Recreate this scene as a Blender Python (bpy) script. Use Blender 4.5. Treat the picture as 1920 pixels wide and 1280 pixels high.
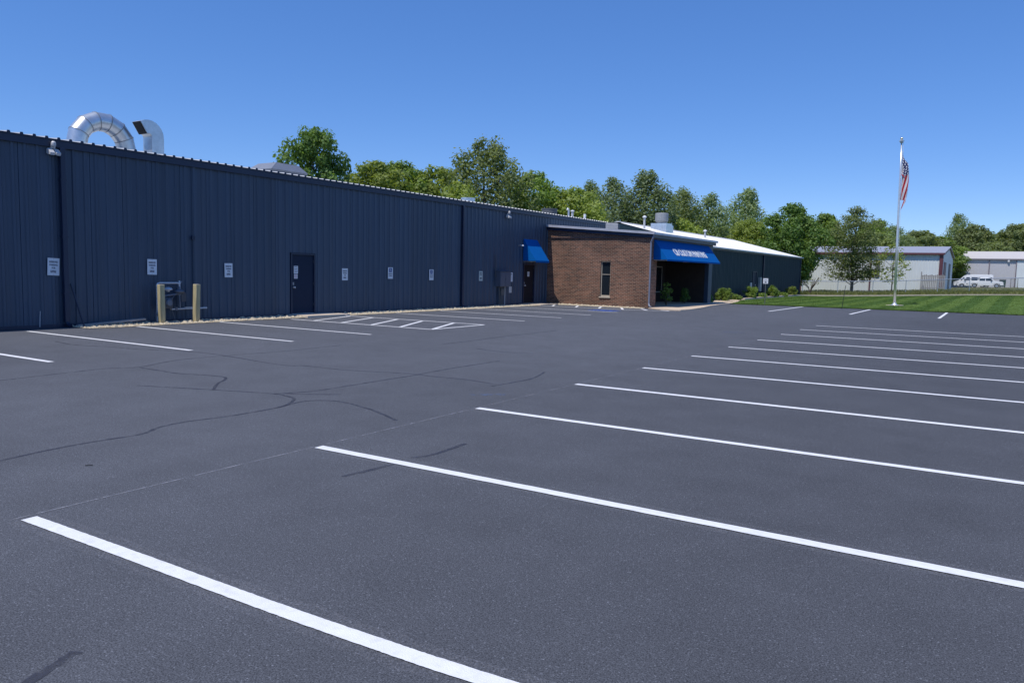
import bpy, bmesh, math, random
import numpy as np
from mathutils import Vector, Matrix, noise

for o in list(bpy.data.objects):
    bpy.data.objects.remove(o)
S = bpy.context.scene
COL = S.collection
R = math.radians

# ------------------------------------------------------------------ camera
cam_d = bpy.data.cameras.new('camera')
cam = bpy.data.objects.new('camera', cam_d)
COL.objects.link(cam)
S.camera = cam
cam_d.sensor_width = 36.0
cam_d.lens = 36.0 * 1439.05 / 1920.0
cam_d.clip_start = 0.05
cam_d.clip_end = 6000
yaw, pitch, roll = R(32.109), R(-5.240), R(1.2563)
fw = Vector((-math.sin(yaw) * math.cos(pitch), math.cos(yaw) * math.cos(pitch), math.sin(pitch)))
rt = Vector((math.cos(yaw), math.sin(yaw), 0))
up = rt.cross(fw)
rt2 = math.cos(roll) * rt + math.sin(roll) * up
up2 = -math.sin(roll) * rt + math.cos(roll) * up
M3 = Matrix((rt2, up2, -fw)).transposed()
cam.matrix_world = Matrix.Translation((0, 0, 1.7704)) @ M3.to_4x4()

# ------------------------------------------------------------------ world, sun, exposure
TOSUN = Vector((-0.098, -0.47, 1.0)).normalized()
world = bpy.data.worlds.new('World')
S.world = world
world.use_nodes = True
wn = world.node_tree
wn.nodes.clear()
wo = wn.nodes.new('ShaderNodeOutputWorld')
wb = wn.nodes.new('ShaderNodeBackground')
ws = wn.nodes.new('ShaderNodeTexSky')
ws.sky_type = 'NISHITA'
ws.sun_disc = False
ws.sun_elevation = math.asin(TOSUN.z)
ws.sun_rotation = math.atan2(TOSUN.x, TOSUN.y)
ws.altitude = 250
ws.air_density = 0.7
ws.dust_density = 0.0
ws.ozone_density = 10.0
wb.inputs['Strength'].default_value = 0.15
wg = wn.nodes.new('ShaderNodeGamma')
wh_ = wn.nodes.new('ShaderNodeHueSaturation')
wg.inputs['Gamma'].default_value = 0.62
wh_.inputs['Hue'].default_value = 0.514
wh_.inputs['Saturation'].default_value = 1.36
wh_.inputs['Value'].default_value = 1.70
wn.links.new(ws.outputs[0], wg.inputs['Color'])
wn.links.new(wg.outputs[0], wh_.inputs['Color'])
wn.links.new(wh_.outputs[0], wb.inputs['Color'])
wn.links.new(wb.outputs[0], wo.inputs['Surface'])
sun_d = bpy.data.lights.new('sun', 'SUN')
sun_d.energy = 3.3
sun_d.angle = R(0.53)
sun_d.color = (1.0, 0.955, 0.90)
sun = bpy.data.objects.new('sun', sun_d)
COL.objects.link(sun)
sun.rotation_euler = TOSUN.to_track_quat('Z', 'Y').to_euler()
S.view_settings.view_transform = 'Standard'
S.view_settings.look = 'None'
S.view_settings.exposure = 0.22
S.view_settings.gamma = 1.0
S.view_settings.use_curve_mapping = False
S.render.engine = 'CYCLES'
S.render.resolution_x, S.render.resolution_y = 1024, 682

# ------------------------------------------------------------------ materials
MATS = {}
def nt(name):
    m = bpy.data.materials.new(name)
    m.use_nodes = True
    t = m.node_tree
    return m, t, t.nodes['Principled BSDF']

def mat(name, col, rough=0.6, metal=0.0, var=0.12, vscale=3.0, bump=0.0, bscale=40.0, spec=0.5, coat=0.0, stretch=None, dirt=None, world=False):
    """principled with two octaves of noise in colour, optional fine bump; dirt=(colour, amount, scale)"""
    if name in MATS:
        return MATS[name]
    m, t, b = nt(name)
    N, L = t.nodes, t.links
    tc = N.new('ShaderNodeTexCoord')
    vec = tc.outputs['Object']
    if world:
        vec = N.new('ShaderNodeNewGeometry').outputs['Position']
    if stretch:
        mp = N.new('ShaderNodeMapping')
        mp.inputs['Scale'].default_value = stretch
        L.new(vec, mp.inputs['Vector'])
        vec = mp.outputs[0]
    n1 = N.new('ShaderNodeTexNoise')
    n1.inputs['Scale'].default_value = vscale
    n1.inputs['Detail'].default_value = 6
    n1.inputs['Roughness'].default_value = 0.65
    L.new(vec, n1.inputs['Vector'])
    mr = N.new('ShaderNodeMapRange')
    mr.inputs[1].default_value = 0.25
    mr.inputs[2].default_value = 0.75
    mr.inputs[3].default_value = 1 - var
    mr.inputs[4].default_value = 1 + var
    L.new(n1.outputs[0], mr.inputs[0])
    mx = N.new('ShaderNodeVectorMath')
    mx.operation = 'SCALE'
    mx.inputs[0].default_value = col[:3]
    L.new(mr.outputs[0], mx.inputs['Scale'])
    cout = mx.outputs[0]
    if dirt:
        n2 = N.new('ShaderNodeTexNoise')
        n2.inputs['Scale'].default_value = dirt[2]
        n2.inputs['Detail'].default_value = 8
        L.new(vec, n2.inputs['Vector'])
        r2 = N.new('ShaderNodeMapRange')
        r2.inputs[1].default_value = 0.5
        r2.inputs[2].default_value = 0.72
        r2.inputs[4].default_value = dirt[1]
        L.new(n2.outputs[0], r2.inputs[0])
        mm = N.new('ShaderNodeMix')
        mm.data_type = 'RGBA'
        L.new(r2.outputs[0], mm.inputs[0])
        L.new(cout, mm.inputs[6])
        mm.inputs[7].default_value = (*dirt[0], 1)
        cout = mm.outputs[2]
    L.new(cout, b.inputs['Base Color'])
    b.inputs['Roughness'].default_value = rough
    b.inputs['Metallic'].default_value = metal
    b.inputs['Specular IOR Level'].default_value = spec
    b.inputs['Coat Weight'].default_value = coat
    if bump:
        n3 = N.new('ShaderNodeTexNoise')
        n3.inputs['Scale'].default_value = bscale
        n3.inputs['Detail'].default_value = 5
        L.new(vec, n3.inputs['Vector'])
        bp = N.new('ShaderNodeBump')
        bp.inputs['Strength'].default_value = bump
        bp.inputs['Distance'].default_value = 0.02
        L.new(n3.outputs[0], bp.inputs['Height'])
        L.new(bp.outputs[0], b.inputs['Normal'])
    MATS[name] = m
    return m

def vary(m, amt):
    t = m.node_tree
    N, L = t.nodes, t.links
    b = N['Principled BSDF']
    src = b.inputs['Base Color'].links[0].from_socket
    oi = N.new('ShaderNodeObjectInfo')
    r = N.new('ShaderNodeMapRange')
    r.inputs[3].default_value, r.inputs[4].default_value = 1 - amt, 1 + amt
    L.new(oi.outputs['Random'], r.inputs[0])
    sc = N.new('ShaderNodeVectorMath')
    sc.operation = 'SCALE'
    L.new(src, sc.inputs[0])
    L.new(r.outputs[0], sc.inputs['Scale'])
    L.new(sc.outputs[0], b.inputs['Base Color'])

def asphalt_mat():
    m, t, b = nt('asphalt')
    N, L = t.nodes, t.links
    tc = N.new('ShaderNodeTexCoord')
    v = tc.outputs['Object']
    def nz(scale, det, ro=0.6):
        n = N.new('ShaderNodeTexNoise')
        n.inputs['Scale'].default_value = scale
        n.inputs['Detail'].default_value = det
        n.inputs['Roughness'].default_value = ro
        L.new(v, n.inputs['Vector'])
        return n.outputs[0]
    def rng(src, a, bb, c, d):
        r = N.new('ShaderNodeMapRange')
        r.inputs[1].default_value, r.inputs[2].default_value = a, bb
        r.inputs[3].default_value, r.inputs[4].default_value = c, d
        L.new(src, r.inputs[0])
        return r.outputs[0]
    def mul(a, bb):
        q = N.new('ShaderNodeMath')
        q.operation = 'MULTIPLY'
        L.new(a, q.inputs[0])
        L.new(bb, q.inputs[1])
        return q.outputs[0]
    big = rng(nz(0.16, 4, 0.55), 0.3, 0.7, 0.93, 1.07)
    mid = rng(nz(1.3, 5, 0.7), 0.3, 0.7, 0.91, 1.09)
    grain = rng(nz(120, 2, 0.8), 0.34, 0.66, 0.45, 1.55)
    vo = N.new('ShaderNodeTexVoronoi')
    vo.inputs['Scale'].default_value = 130
    L.new(v, vo.inputs['Vector'])
    chip = rng(vo.outputs['Color'], 0.80, 0.95, 1.0, 1.9)
    sxx = N.new('ShaderNodeSeparateXYZ')
    L.new(v, sxx.inputs[0])
    side_tone = rng(sxx.outputs['X'], -9.0, -1.0, 1.16, 0.91)  # lighter on the left, getting darker towards the right
    clump = rng(nz(38, 3, 0.7), 0.3, 0.7, 0.84, 1.16)
    f = mul(mul(mul(mul(mul(big, mid), grain), chip), side_tone), clump)
    sc = N.new('ShaderNodeVectorMath')
    sc.operation = 'SCALE'
    sc.inputs[0].default_value = (0.087, 0.0920, 0.1045)
    L.new(f, sc.inputs['Scale'])
    L.new(sc.outputs[0], b.inputs['Base Color'])
    b.inputs['Roughness'].default_value = 0.9
    b.inputs['Specular IOR Level'].default_value = 0.08
    bp = N.new('ShaderNodeBump')
    bp.inputs['Strength'].default_value = 0.3
    bp.inputs['Distance'].default_value = 0.006
    L.new(nz(120, 3, 0.7), bp.inputs['Height'])
    L.new(bp.outputs[0], b.inputs['Normal'])
    return m

def faded_mat(name, col, lo, hi, scale, rough=0.8, amax=1.0):
    """paint or sealer that is worn away in places (transparent where a noise says so)"""
    m, t, b = nt(name)
    N, L = t.nodes, t.links
    tc = N.new('ShaderNodeTexCoord')
    n = N.new('ShaderNodeTexNoise')
    n.inputs['Scale'].default_value = scale
    n.inputs['Detail'].default_value = 7
    n.inputs['Roughness'].default_value = 0.7
    L.new(tc.outputs['Object'], n.inputs['Vector'])
    r = N.new('ShaderNodeMapRange')
    r.inputs[1].default_value, r.inputs[2].default_value = lo, hi
    r.inputs[4].default_value = amax
    L.new(n.outputs[0], r.inputs[0])
    L.new(r.outputs[0], b.inputs['Alpha'])
    b.inputs['Base Color'].default_value = (*col, 1)
    b.inputs['Roughness'].default_value = rough
    return m

def brick_mat(axis):
    m, t, b = nt('brown_brick_' + axis)
    N, L = t.nodes, t.links
    tc = N.new('ShaderNodeTexCoord')
    sx = N.new('ShaderNodeSeparateXYZ')
    L.new(tc.outputs['Object'], sx.inputs[0])
    cb = N.new('ShaderNodeCombineXYZ')
    L.new(sx.outputs['X' if axis == 'x' else 'Y'], cb.inputs['X'])
    L.new(sx.outputs['Z'], cb.inputs['Y'])
    br = N.new('ShaderNodeTexBrick')
    br.inputs['Scale'].default_value = 1.0
    br.inputs['Brick Width'].default_value = 0.21
    br.inputs['Row Height'].default_value = 0.075
    br.inputs['Mortar Size'].default_value = 0.0085
    br.inputs['Mortar Smooth'].default_value = 0.2
    br.inputs['Bias'].default_value = 0.0
    br.inputs['Color1'].default_value = (0.205, 0.086, 0.050, 1)
    br.inputs['Color2'].default_value = (0.072, 0.031, 0.022, 1)
    br.inputs['Mortar'].default_value = (0.33, 0.25, 0.18, 1)
    L.new(cb.outputs[0], br.inputs['Vector'])
    n = N.new('ShaderNodeTexNoise')
    n.inputs['Scale'].default_value = 0.9
    n.inputs['Detail'].default_value = 5
    L.new(tc.outputs['Object'], n.inputs['Vector'])
    r = N.new('ShaderNodeMapRange')
    r.inputs[1].default_value, r.inputs[2].default_value = 0.3, 0.7
    r.inputs[3].default_value, r.inputs[4].default_value = 0.75, 1.25
    L.new(n.outputs[0], r.inputs[0])
    sc = N.new('ShaderNodeVectorMath')
    sc.operation = 'SCALE'
    L.new(br.outputs['Color'], sc.inputs[0])
    L.new(r.outputs[0], sc.inputs['Scale'])
    L.new(sc.outputs[0], b.inputs['Base Color'])
    b.inputs['Roughness'].default_value = 0.85
    bp = N.new('ShaderNodeBump')
    bp.invert = True
    bp.inputs['Strength'].default_value = 0.7
    bp.inputs['Distance'].default_value = 0.01
    L.new(br.outputs['Fac'], bp.inputs['Height'])
    L.new(bp.outputs[0], b.inputs['Normal'])
    return m

def leaf_mat(name, c1, c2, trans=0.25):
    m, t, b = nt(name)
    N, L = t.nodes, t.links
    at = N.new('ShaderNodeAttribute')
    at.attribute_name = 'tint'
    oi = N.new('ShaderNodeObjectInfo')
    mx = N.new('ShaderNodeMix')
    mx.data_type = 'RGBA'
    L.new(at.outputs['Fac'], mx.inputs[0])
    mx.inputs[6].default_value = (*c1, 1)
    mx.inputs[7].default_value = (*c2, 1)
    r = N.new('ShaderNodeMapRange')
    r.inputs[3].default_value, r.inputs[4].default_value = 0.82, 1.18
    L.new(oi.outputs['Random'], r.inputs[0])
    sc = N.new('ShaderNodeVectorMath')
    sc.operation = 'SCALE'
    L.new(mx.outputs[2], sc.inputs[0])
    L.new(r.outputs[0], sc.inputs['Scale'])
    L.new(sc.outputs[0], b.inputs['Base Color'])
    b.inputs['Roughness'].default_value = 0.55
    b.inputs['Specular IOR Level'].default_value = 0.3
    tr = N.new('ShaderNodeBsdfTranslucent')
    ss = N.new('ShaderNodeVectorMath')
    ss.operation = 'MULTIPLY'
    L.new(sc.outputs[0], ss.inputs[0])
    ss.inputs[1].default_value = (1.5, 1.5, 0.6)
    L.new(ss.outputs[0], tr.inputs['Color'])
    ms = N.new('ShaderNodeMixShader')
    ms.inputs[0].default_value = trans
    L.new(b.outputs[0], ms.inputs[1])
    L.new(tr.outputs[0], ms.inputs[2])
    L.new(ms.outputs[0], N['Material Output'].inputs['Surface'])
    return m

def lawn_mat():
    m, t, b = nt('lawn')
    N, L = t.nodes, t.links
    tc = N.new('ShaderNodeTexCoord')
    v = tc.outputs['Object']
    mp = N.new('ShaderNodeMapping')
    mp.inputs['Rotation'].default_value = (0, 0, R(2))
    L.new(v, mp.inputs['Vector'])
    w = N.new('ShaderNodeTexWave')
    w.wave_profile = 'SIN'
    w.inputs['Scale'].default_value = 0.17
    w.inputs['Distortion'].default_value = 0.35
    w.inputs['Detail'].default_value = 2
    L.new(mp.outputs[0], w.inputs['Vector'])
    cr = N.new('ShaderNodeValToRGB')
    cr.color_ramp.elements[0].position = 0.38
    cr.color_ramp.elements[0].color = (0.066, 0.122, 0.021, 1)
    cr.color_ramp.elements[1].position = 0.62
    cr.color_ramp.elements[1].color = (0.104, 0.168, 0.032, 1)
    L.new(w.outputs[0], cr.inputs[0])
    n = N.new('ShaderNodeTexNoise')
    n.inputs['Scale'].default_value = 2.2
    n.inputs['Detail'].default_value = 10
    n.inputs['Roughness'].default_value = 0.75
    L.new(v, n.inputs['Vector'])
    r = N.new('ShaderNodeMapRange')
    r.inputs[1].default_value, r.inputs[2].default_value = 0.3, 0.7
    r.inputs[3].default_value, r.inputs[4].default_value = 0.65, 1.35
    L.new(n.outputs[0], r.inputs[0])
    sc = N.new('ShaderNodeVectorMath')
    sc.operation = 'SCALE'
    L.new(cr.outputs[0], sc.inputs[0])
    L.new(r.outputs[0], sc.inputs['Scale'])
    L.new(sc.outputs[0], b.inputs['Base Color'])
    b.inputs['Roughness'].default_value = 0.9
    b.inputs['Specular IOR Level'].default_value = 0.15
    bp = N.new('ShaderNodeBump')
    bp.inputs['Strength'].default_value = 0.8
    bp.inputs['Distance'].default_value = 0.05
    n2 = N.new('ShaderNodeTexNoise')
    n2.inputs['Scale'].default_value = 25
    n2.inputs['Detail'].default_value = 6
    L.new(v, n2.inputs['Vector'])
    L.new(n2.outputs[0], bp.inputs['Height'])
    L.new(bp.outputs[0], b.inputs['Normal'])
    return m

ASPHALT = asphalt_mat()
LAWN = lawn_mat()
FIELD = mat('rough_field', (0.12, 0.125, 0.045), 0.9, var=0.4, vscale=0.5, spec=0.15, bump=0.6, bscale=12, dirt=((0.22, 0.19, 0.11), 0.55, 0.25))
PAINT = mat('road_paint', (0.80, 0.80, 0.80), 0.6, var=0.07, vscale=9, bump=0.3, bscale=140, dirt=((0.52, 0.52, 0.54), 0.35, 14))
OVERSPRAY = faded_mat('overspray', (0.45, 0.45, 0.48), 0.45, 0.75, 60, amax=0.22)
SEALER = faded_mat('crack_sealer', (0.05, 0.051, 0.066), 0.32, 0.56, 6, 0.6, amax=0.62)
CHALK = faded_mat('chalk', (0.5, 0.5, 0.55), 0.42, 0.62, 5, amax=0.55)
BLUESMEAR = faded_mat('blue_smear', (0.13, 0.22, 0.42), 0.45, 0.75, 7, amax=0.7)
HCBLUE = mat('marking_blue', (0.05, 0.13, 0.55), 0.6, var=0.2, vscale=8)
NAVY = mat('navy_siding', (0.045, 0.070, 0.111), 0.45, var=0.17, vscale=2.2, stretch=(1, 1.6, 0.12), bump=0.08, bscale=3, world=True, dirt=((0.060, 0.075, 0.105), 0.5, 0.8))
vary(NAVY, 0.07)
NAVYD = mat('navy_trim', (0.012, 0.022, 0.055), 0.4, var=0.08)
NAVYDOOR = mat('navy_door', (0.012, 0.022, 0.048), 0.55, var=0.08, spec=0.2)
TEAL = mat('teal_siding', (0.014, 0.034, 0.046), 0.55, spec=0.25, var=0.15, vscale=2.2, stretch=(1, 1.6, 0.12), world=True)
CORE = mat('dark_core', (0.02, 0.02, 0.025), 0.9)
ROOFM = mat('galvalume_roof', (0.50, 0.51, 0.51), 0.5, metal=0.35, var=0.1, vscale=0.8)
ROOFW = mat('white_roof', (0.66, 0.66, 0.66), 0.5, var=0.06, vscale=0.6)
GALV = mat('galvanised', (0.66, 0.69, 0.70), 0.36, metal=0.80, var=0.16, vscale=5, bump=0.06, bscale=9)
GREYP = mat('grey_paint', (0.30, 0.31, 0.32), 0.5, var=0.1)
GREYD = mat('grey_dark', (0.10, 0.105, 0.11), 0.55, var=0.15)
GREYL = mat('grey_light', (0.55, 0.55, 0.55), 0.45, var=0.1)
WHITE = mat('white_paint', (0.78, 0.78, 0.77), 0.4, var=0.05)
BLACK = mat('black_rubber', (0.014, 0.014, 0.015), 0.7, var=0.2)
GLASS = mat('dark_glass', (0.015, 0.02, 0.025), 0.06, var=0.05, spec=0.8)
BRICKX = brick_mat('x')
BRICKY = brick_mat('y')
BLUE = mat('awning_canvas', (0.002, 0.112, 0.385), 0.85, var=0.07, vscale=4, spec=0.08, bump=0.15, bscale=9)
SIGNW = mat('sign_white', (0.72, 0.75, 0.78), 0.35, var=0.04)
INK = mat('sign_ink', (0.02, 0.03, 0.07), 0.5, var=0.02)
INKB = mat('sign_blue', (0.02, 0.06, 0.25), 0.5, var=0.02)
INKR = mat('sign_red', (0.45, 0.03, 0.03), 0.5, var=0.02)
WOOD = mat('bollard_wood', (0.50, 0.42, 0.23), 0.8, var=0.3, vscale=4, stretch=(8, 8, 0.8), bump=0.4, bscale=8, dirt=((0.10, 0.09, 0.06), 0.6, 1.2))
GRAV = mat('gravel_stone', (0.52, 0.44, 0.31), 0.85, var=0.35, vscale=7)
GRAVB = mat('gravel_base', (0.36, 0.29, 0.20), 0.9, var=0.35, vscale=20)
CONC = mat('concrete', (0.58, 0.48, 0.37), 0.8, var=0.14, vscale=2.5, bump=0.1, bscale=50)
TANP = mat('tan_frame', (0.46, 0.40, 0.31), 0.6, var=0.08)
ALU = mat('aluminium_pole', (0.72, 0.73, 0.74), 0.28, metal=0.6, var=0.05)
GOLD = mat('pole_ball', (0.75, 0.70, 0.55), 0.25, metal=0.9, var=0.05)
SHEDW = mat('shed_siding', (0.70, 0.74, 0.74), 0.5, var=0.06, vscale=0.5)
SHEDP = mat('shed_siding_warm', (0.55, 0.54, 0.55), 0.5, var=0.06, vscale=0.5)
SHEDR = mat('shed_roof', (0.36, 0.36, 0.40), 0.45, var=0.08)
SHEDC = mat('shed_roof_cream', (0.62, 0.57, 0.52), 0.5, var=0.06)
MAROON = mat('maroon_trim', (0.13, 0.045, 0.055), 0.5, var=0.1)
BARK = mat('bark', (0.10, 0.08, 0.06), 0.9, var=0.35, vscale=6, stretch=(3, 3, 0.6))
LOOSE = mat('weathered_board', (0.30, 0.29, 0.28), 0.8, var=0.2)
SOIL = mat('bed_mulch', (0.06, 0.05, 0.035), 0.95, var=0.4, vscale=12)
GREENBIN = mat('bin_green', (0.03, 0.06, 0.045), 0.5)

# ------------------------------------------------------------------ mesh helpers
class MB:
    def __init__(s):
        s.v, s.f = [], []
    def add(s, vs, fs):
        o = len(s.v)
        s.v += [tuple(p) for p in vs]
        s.f += [tuple(o + i for i in q) for q in fs]
        return s
    def box(s, x0, x1, y0, y1, z0, z1):
        return s.add([(x0, y0, z0), (x1, y0, z0), (x1, y1, z0), (x0, y1, z0), (x0, y0, z1), (x1, y0, z1), (x1, y1, z1), (x0, y1, z1)],
                     [(0, 3, 2, 1), (4, 5, 6, 7), (0, 1, 5, 4), (1, 2, 6, 5), (2, 3, 7, 6), (3, 0, 4, 7)])
    def bar(s, a, b, w, h):
        a, b = Vector(a), Vector(b)
        d = (b - a).normalized()
        u = d.cross(Vector((0, 0, 1)))
        if u.length < 1e-3:
            u = Vector((1, 0, 0))
        u.normalize()
        n = u.cross(d)
        vs = []
        for p in (a, b):
            for su, sn in ((-1, -1), (1, -1), (1, 1), (-1, 1)):
                vs.append(p + u * su * w / 2 + n * sn * h / 2)
        return s.add(vs, [(0, 1, 2, 3), (7, 6, 5, 4), (0, 4, 5, 1), (1, 5, 6, 2), (2, 6, 7, 3), (3, 7, 4, 0)])
    def tube(s, pts, rad, n=10, cap=True):
        pts = [Vector(p) for p in pts]
        if not isinstance(rad, (list, tuple)):
            rad = [rad] * len(pts)
        vs, fs = [], []
        pu = None
        for i, p in enumerate(pts):
            d = (pts[min(i + 1, len(pts) - 1)] - pts[max(i - 1, 0)]).normalized()
            if pu is None:
                pu = d.orthogonal().normalized()
            u = (pu - d * pu.dot(d))
            u = u.normalized() if u.length > 1e-4 else d.orthogonal().normalized()
            pu = u
            w = d.cross(u)
            for k in range(n):
                a = 2 * math.pi * k / n
                vs.append(p + (u * math.cos(a) + w * math.sin(a)) * rad[i])
        for i in range(len(pts) - 1):
            for k in range(n):
                fs.append((i * n + k, i * n + (k + 1) % n, (i + 1) * n + (k + 1) % n, (i + 1) * n + k))
        if cap:
            fs.append(tuple(range(n - 1, -1, -1)))
            fs.append(tuple((len(pts) - 1) * n + k for k in range(n)))
        return s.add(vs, fs)
    def prism(s, poly, axis, a, b):
        """poly: 2-D outline; axis 'x','y','z' is the extrusion axis between a and b"""
        n = len(poly)
        def P(q, t):
            return {'x': (t, q[0], q[1]), 'y': (q[0], t, q[1]), 'z': (q[0], q[1], t)}[axis]
        vs = [P(q, a) for q in poly] + [P(q, b) for q in poly]
        fs = [tuple(range(n - 1, -1, -1)), tuple(range(n, 2 * n))]
        fs += [(i, (i + 1) % n, n + (i + 1) % n, n + i) for i in range(n)]
        return s.add(vs, fs)
    def lathe(s, c, prof, n=20):
        vs, fs = [], []
        for r, z in prof:
            for k in range(n):
                a = 2 * math.pi * k / n
                vs.append((c[0] + r * math.cos(a), c[1] + r * math.sin(a), c[2] + z))
        for i in range(len(prof) - 1):
            for k in range(n):
                fs.append((i * n + k, i * n + (k + 1) % n, (i + 1) * n + (k + 1) % n, (i + 1) * n + k))
        fs.append(tuple(range(n - 1, -1, -1)))
        fs.append(tuple((len(prof) - 1) * n + k for k in range(n)))
        return s.add(vs, fs)
    def mesh(s, name, m, smooth=False, bevel=0.0):
        me = bpy.data.meshes.new(name)
        me.from_pydata(s.v, [], s.f)
        bm = bmesh.new()
        bm.from_mesh(me)
        bmesh.ops.recalc_face_normals(bm, faces=bm.faces)
        if bevel:
            es = [e for e in bm.edges if len(e.link_faces) == 2 and e.calc_face_angle(0) > 0.6]
            bmesh.ops.bevel(bm, geom=es, offset=bevel, segments=2, profile=0.5, affect='EDGES', clamp_overlap=True)
        bm.to_mesh(me)
        bm.free()
        if smooth:
            for p in me.polygons:
                p.use_smooth = True
        me.materials.append(m)
        return me
    def build(s, name, m, parent=None, smooth=False, bevel=0.0):
        return link(name, s.mesh(name, m, smooth, bevel), parent)

def link(name, me, parent=None, loc=None):
    o = bpy.data.objects.new(name, me)
    COL.objects.link(o)
    if parent is not None:
        o.parent = parent
    if loc is not None:
        o.location = loc
    return o

def tag(o, label=None, cat=None, group=None, kind=None):
    if label: o['label'] = label
    if cat: o['category'] = cat
    if group: o['group'] = group
    if kind: o['kind'] = kind
    return o

def thing(name, label, cat, loc=(0, 0, 0), group=None, rz=0.0):
    o = bpy.data.objects.new(name, None)
    COL.objects.link(o)
    o.location = loc
    o.rotation_euler = (0, 0, rz)
    o.empty_display_size = 0.2
    return tag(o, label, cat, group)

def copy_tree(o, parent=None):
    c = o.copy()
    COL.objects.link(c)
    c.parent = parent
    for ch in list(o.children):
        copy_tree(ch, c)
    return c

def text_mesh(txt, size, depth, m, bold=0.0, sx=1.0, align='CENTER'):
    cu = bpy.data.curves.new('t', 'FONT')
    cu.body = txt
    cu.size = size
    cu.extrude = depth
    cu.offset = bold
    cu.align_x = align
    cu.align_y = 'CENTER'
    cu.resolution_u = 3
    ob = bpy.data.objects.new('t', cu)
    COL.objects.link(ob)
    dg = bpy.context.evaluated_depsgraph_get()
    dg.update()
    me = bpy.data.meshes.new_from_object(ob.evaluated_get(dg))
    bpy.data.objects.remove(ob)
    for v in me.vertices:
        v.co.x *= sx
    me.materials.clear()
    me.materials.append(m)
    return me

def ss(t):
    t = max(0.0, min(1.0, t))
    return t * t * (3 - 2 * t)

def terrain(x, y):
    z = 0.5 * ss((x + 16) / 20) * ss((y - 51) / 28) + 0.28 * ss((y - 88) / 20) * ss((x + 18) / 14)
    return z

# ------------------------------------------------------------------ ground
def grid_sheet(name, xs, ys, zf, m, parent=None):
    vs = [(x, y, zf(x, y)) for y in ys for x in xs]
    nx = len(xs)
    fs = [(j * nx + i, j * nx + i + 1, (j + 1) * nx + i + 1, (j + 1) * nx + i) for j in range(len(ys) - 1) for i in range(nx - 1)]
    return MB().add(vs, fs).build(name, m, parent, smooth=True)

def lin(a, b, n):
    return [a + (b - a) * i / n for i in range(n + 1)]

ground = grid_sheet('ground', [-3000, -900, -300, -120] + lin(-60, 60, 40) + [120, 300, 900, 3000],
                    [-3000, -900, -300, -100, -40] + lin(0, 240, 80) + [300, 600, 1200, 3500],
                    lambda x, y: terrain(x, y) - 0.03, FIELD)
tag(ground, kind='structure')
ground['label'] = 'rough grassy field around the lot and behind the fence'

# asphalt lot
def edge_y(x):
    return 48.35 + 0.055 * max(0, x + 14)
lot_poly = [(-21.1, -40), (40, -40), (40, edge_y(40)), (20, edge_y(20)), (6, edge_y(6)), (-14.2, edge_y(-14.2)),
            (-15.9, 48.3), (-15.9, 37.25), (-21.1, 37.25)]
lot = MB().add([(x, y, 0.0) for x, y in lot_poly], [tuple(range(len(lot_poly)))]).build('parking_lot', ASPHALT)
tag(lot, kind='structure')
lot['label'] = 'freshly sealed dark asphalt parking lot'

# mown lawn as its own sheet, a little above the asphalt edge
lawn_xs = lin(-15.6, 40, 56)
def lawn_z(x, y):
    return terrain(x, y) + 0.035
PATH = [(-15.6, 50.5), (-15.75, 57), (-15.95, 65), (-15.9, 72), (-15.3, 75.6), (-12.4, 77.4), (-7.5, 80.5), (-2.6, 83.6), (2.2, 86.6), (12, 92.8), (30, 104)]
def path_y(x):
    pts = PATH[4:]
    for (a, b), (c, d) in zip(pts, pts[1:]):
        if a <= x <= c:
            return b + (d - b) * (x - a) / (c - a)
    return pts[0][1] if x < pts[0][0] else pts[-1][1] + (x - 30) * 0.6
vs, fs = [], []
NY = 30
for i, x in enumerate(lawn_xs):
    y0 = edge_y(x) + 0.0
    y1 = path_y(x)
    for j in range(NY + 1):
        y = y0 + (y1 - y0) * j / NY
        vs.append((x, y, lawn_z(x, y)))
for i in range(len(lawn_xs) - 1):
    for j in range(NY):
        a = i * (NY + 1) + j
        fs.append((a, a + NY + 1, a + NY + 2, a + 1))
lawn = MB().add(vs, fs).build('lawn', LAWN, smooth=True)
tag(lawn, kind='structure')
lawn['label'] = 'mown striped green lawn beyond the parking lot'

def ribbon(pts, w, z, name, m, parent, zf=None, jitter=0.0, seed=0, sub=6):
    """flat strip along a ground polyline (Catmull-Rom smoothed)"""
    rnd = random.Random(seed)
    P = [Vector((a, b, 0)) for a, b in pts]
    if sub > 1 and len(P) > 2:
        Q = [P[0] * 2 - P[1]] + P + [P[-1] * 2 - P[-2]]
        out = []
        for i in range(1, len(Q) - 2):
            for k in range(sub):
                t = k / sub
                p0, p1, p2, p3 = Q[i - 1], Q[i], Q[i + 1], Q[i + 2]
                out.append(0.5 * ((2 * p1) + (p2 - p0) * t + (2 * p0 - 5 * p1 + 4 * p2 - p3) * t * t + (3 * p1 - p0 - 3 * p2 + p3) * t ** 3))
        out.append(P[-1])
        P = out
    vs, fs = [], []
    for i, p in enumerate(P):
        d = (P[min(i + 1, len(P) - 1)] - P[max(i - 1, 0)]).normalized()
        n = Vector((-d.y, d.x, 0))
        ww = w / 2 * (1 + rnd.uniform(-jitter, jitter))
        off = n * rnd.uniform(-jitter, jitter) * w * 0.4
        zz = z + (zf(p.x, p.y) if zf else 0)
        for s in (-1, 1):
            q = p + off + n * s * ww
            vs.append((q.x, q.y, zz))
    for i in range(len(P) - 1):
        fs.append((2 * i, 2 * i + 1, 2 * i + 3, 2 * i + 2))
    return MB().add(vs, fs).build(name, m, parent)

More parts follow.
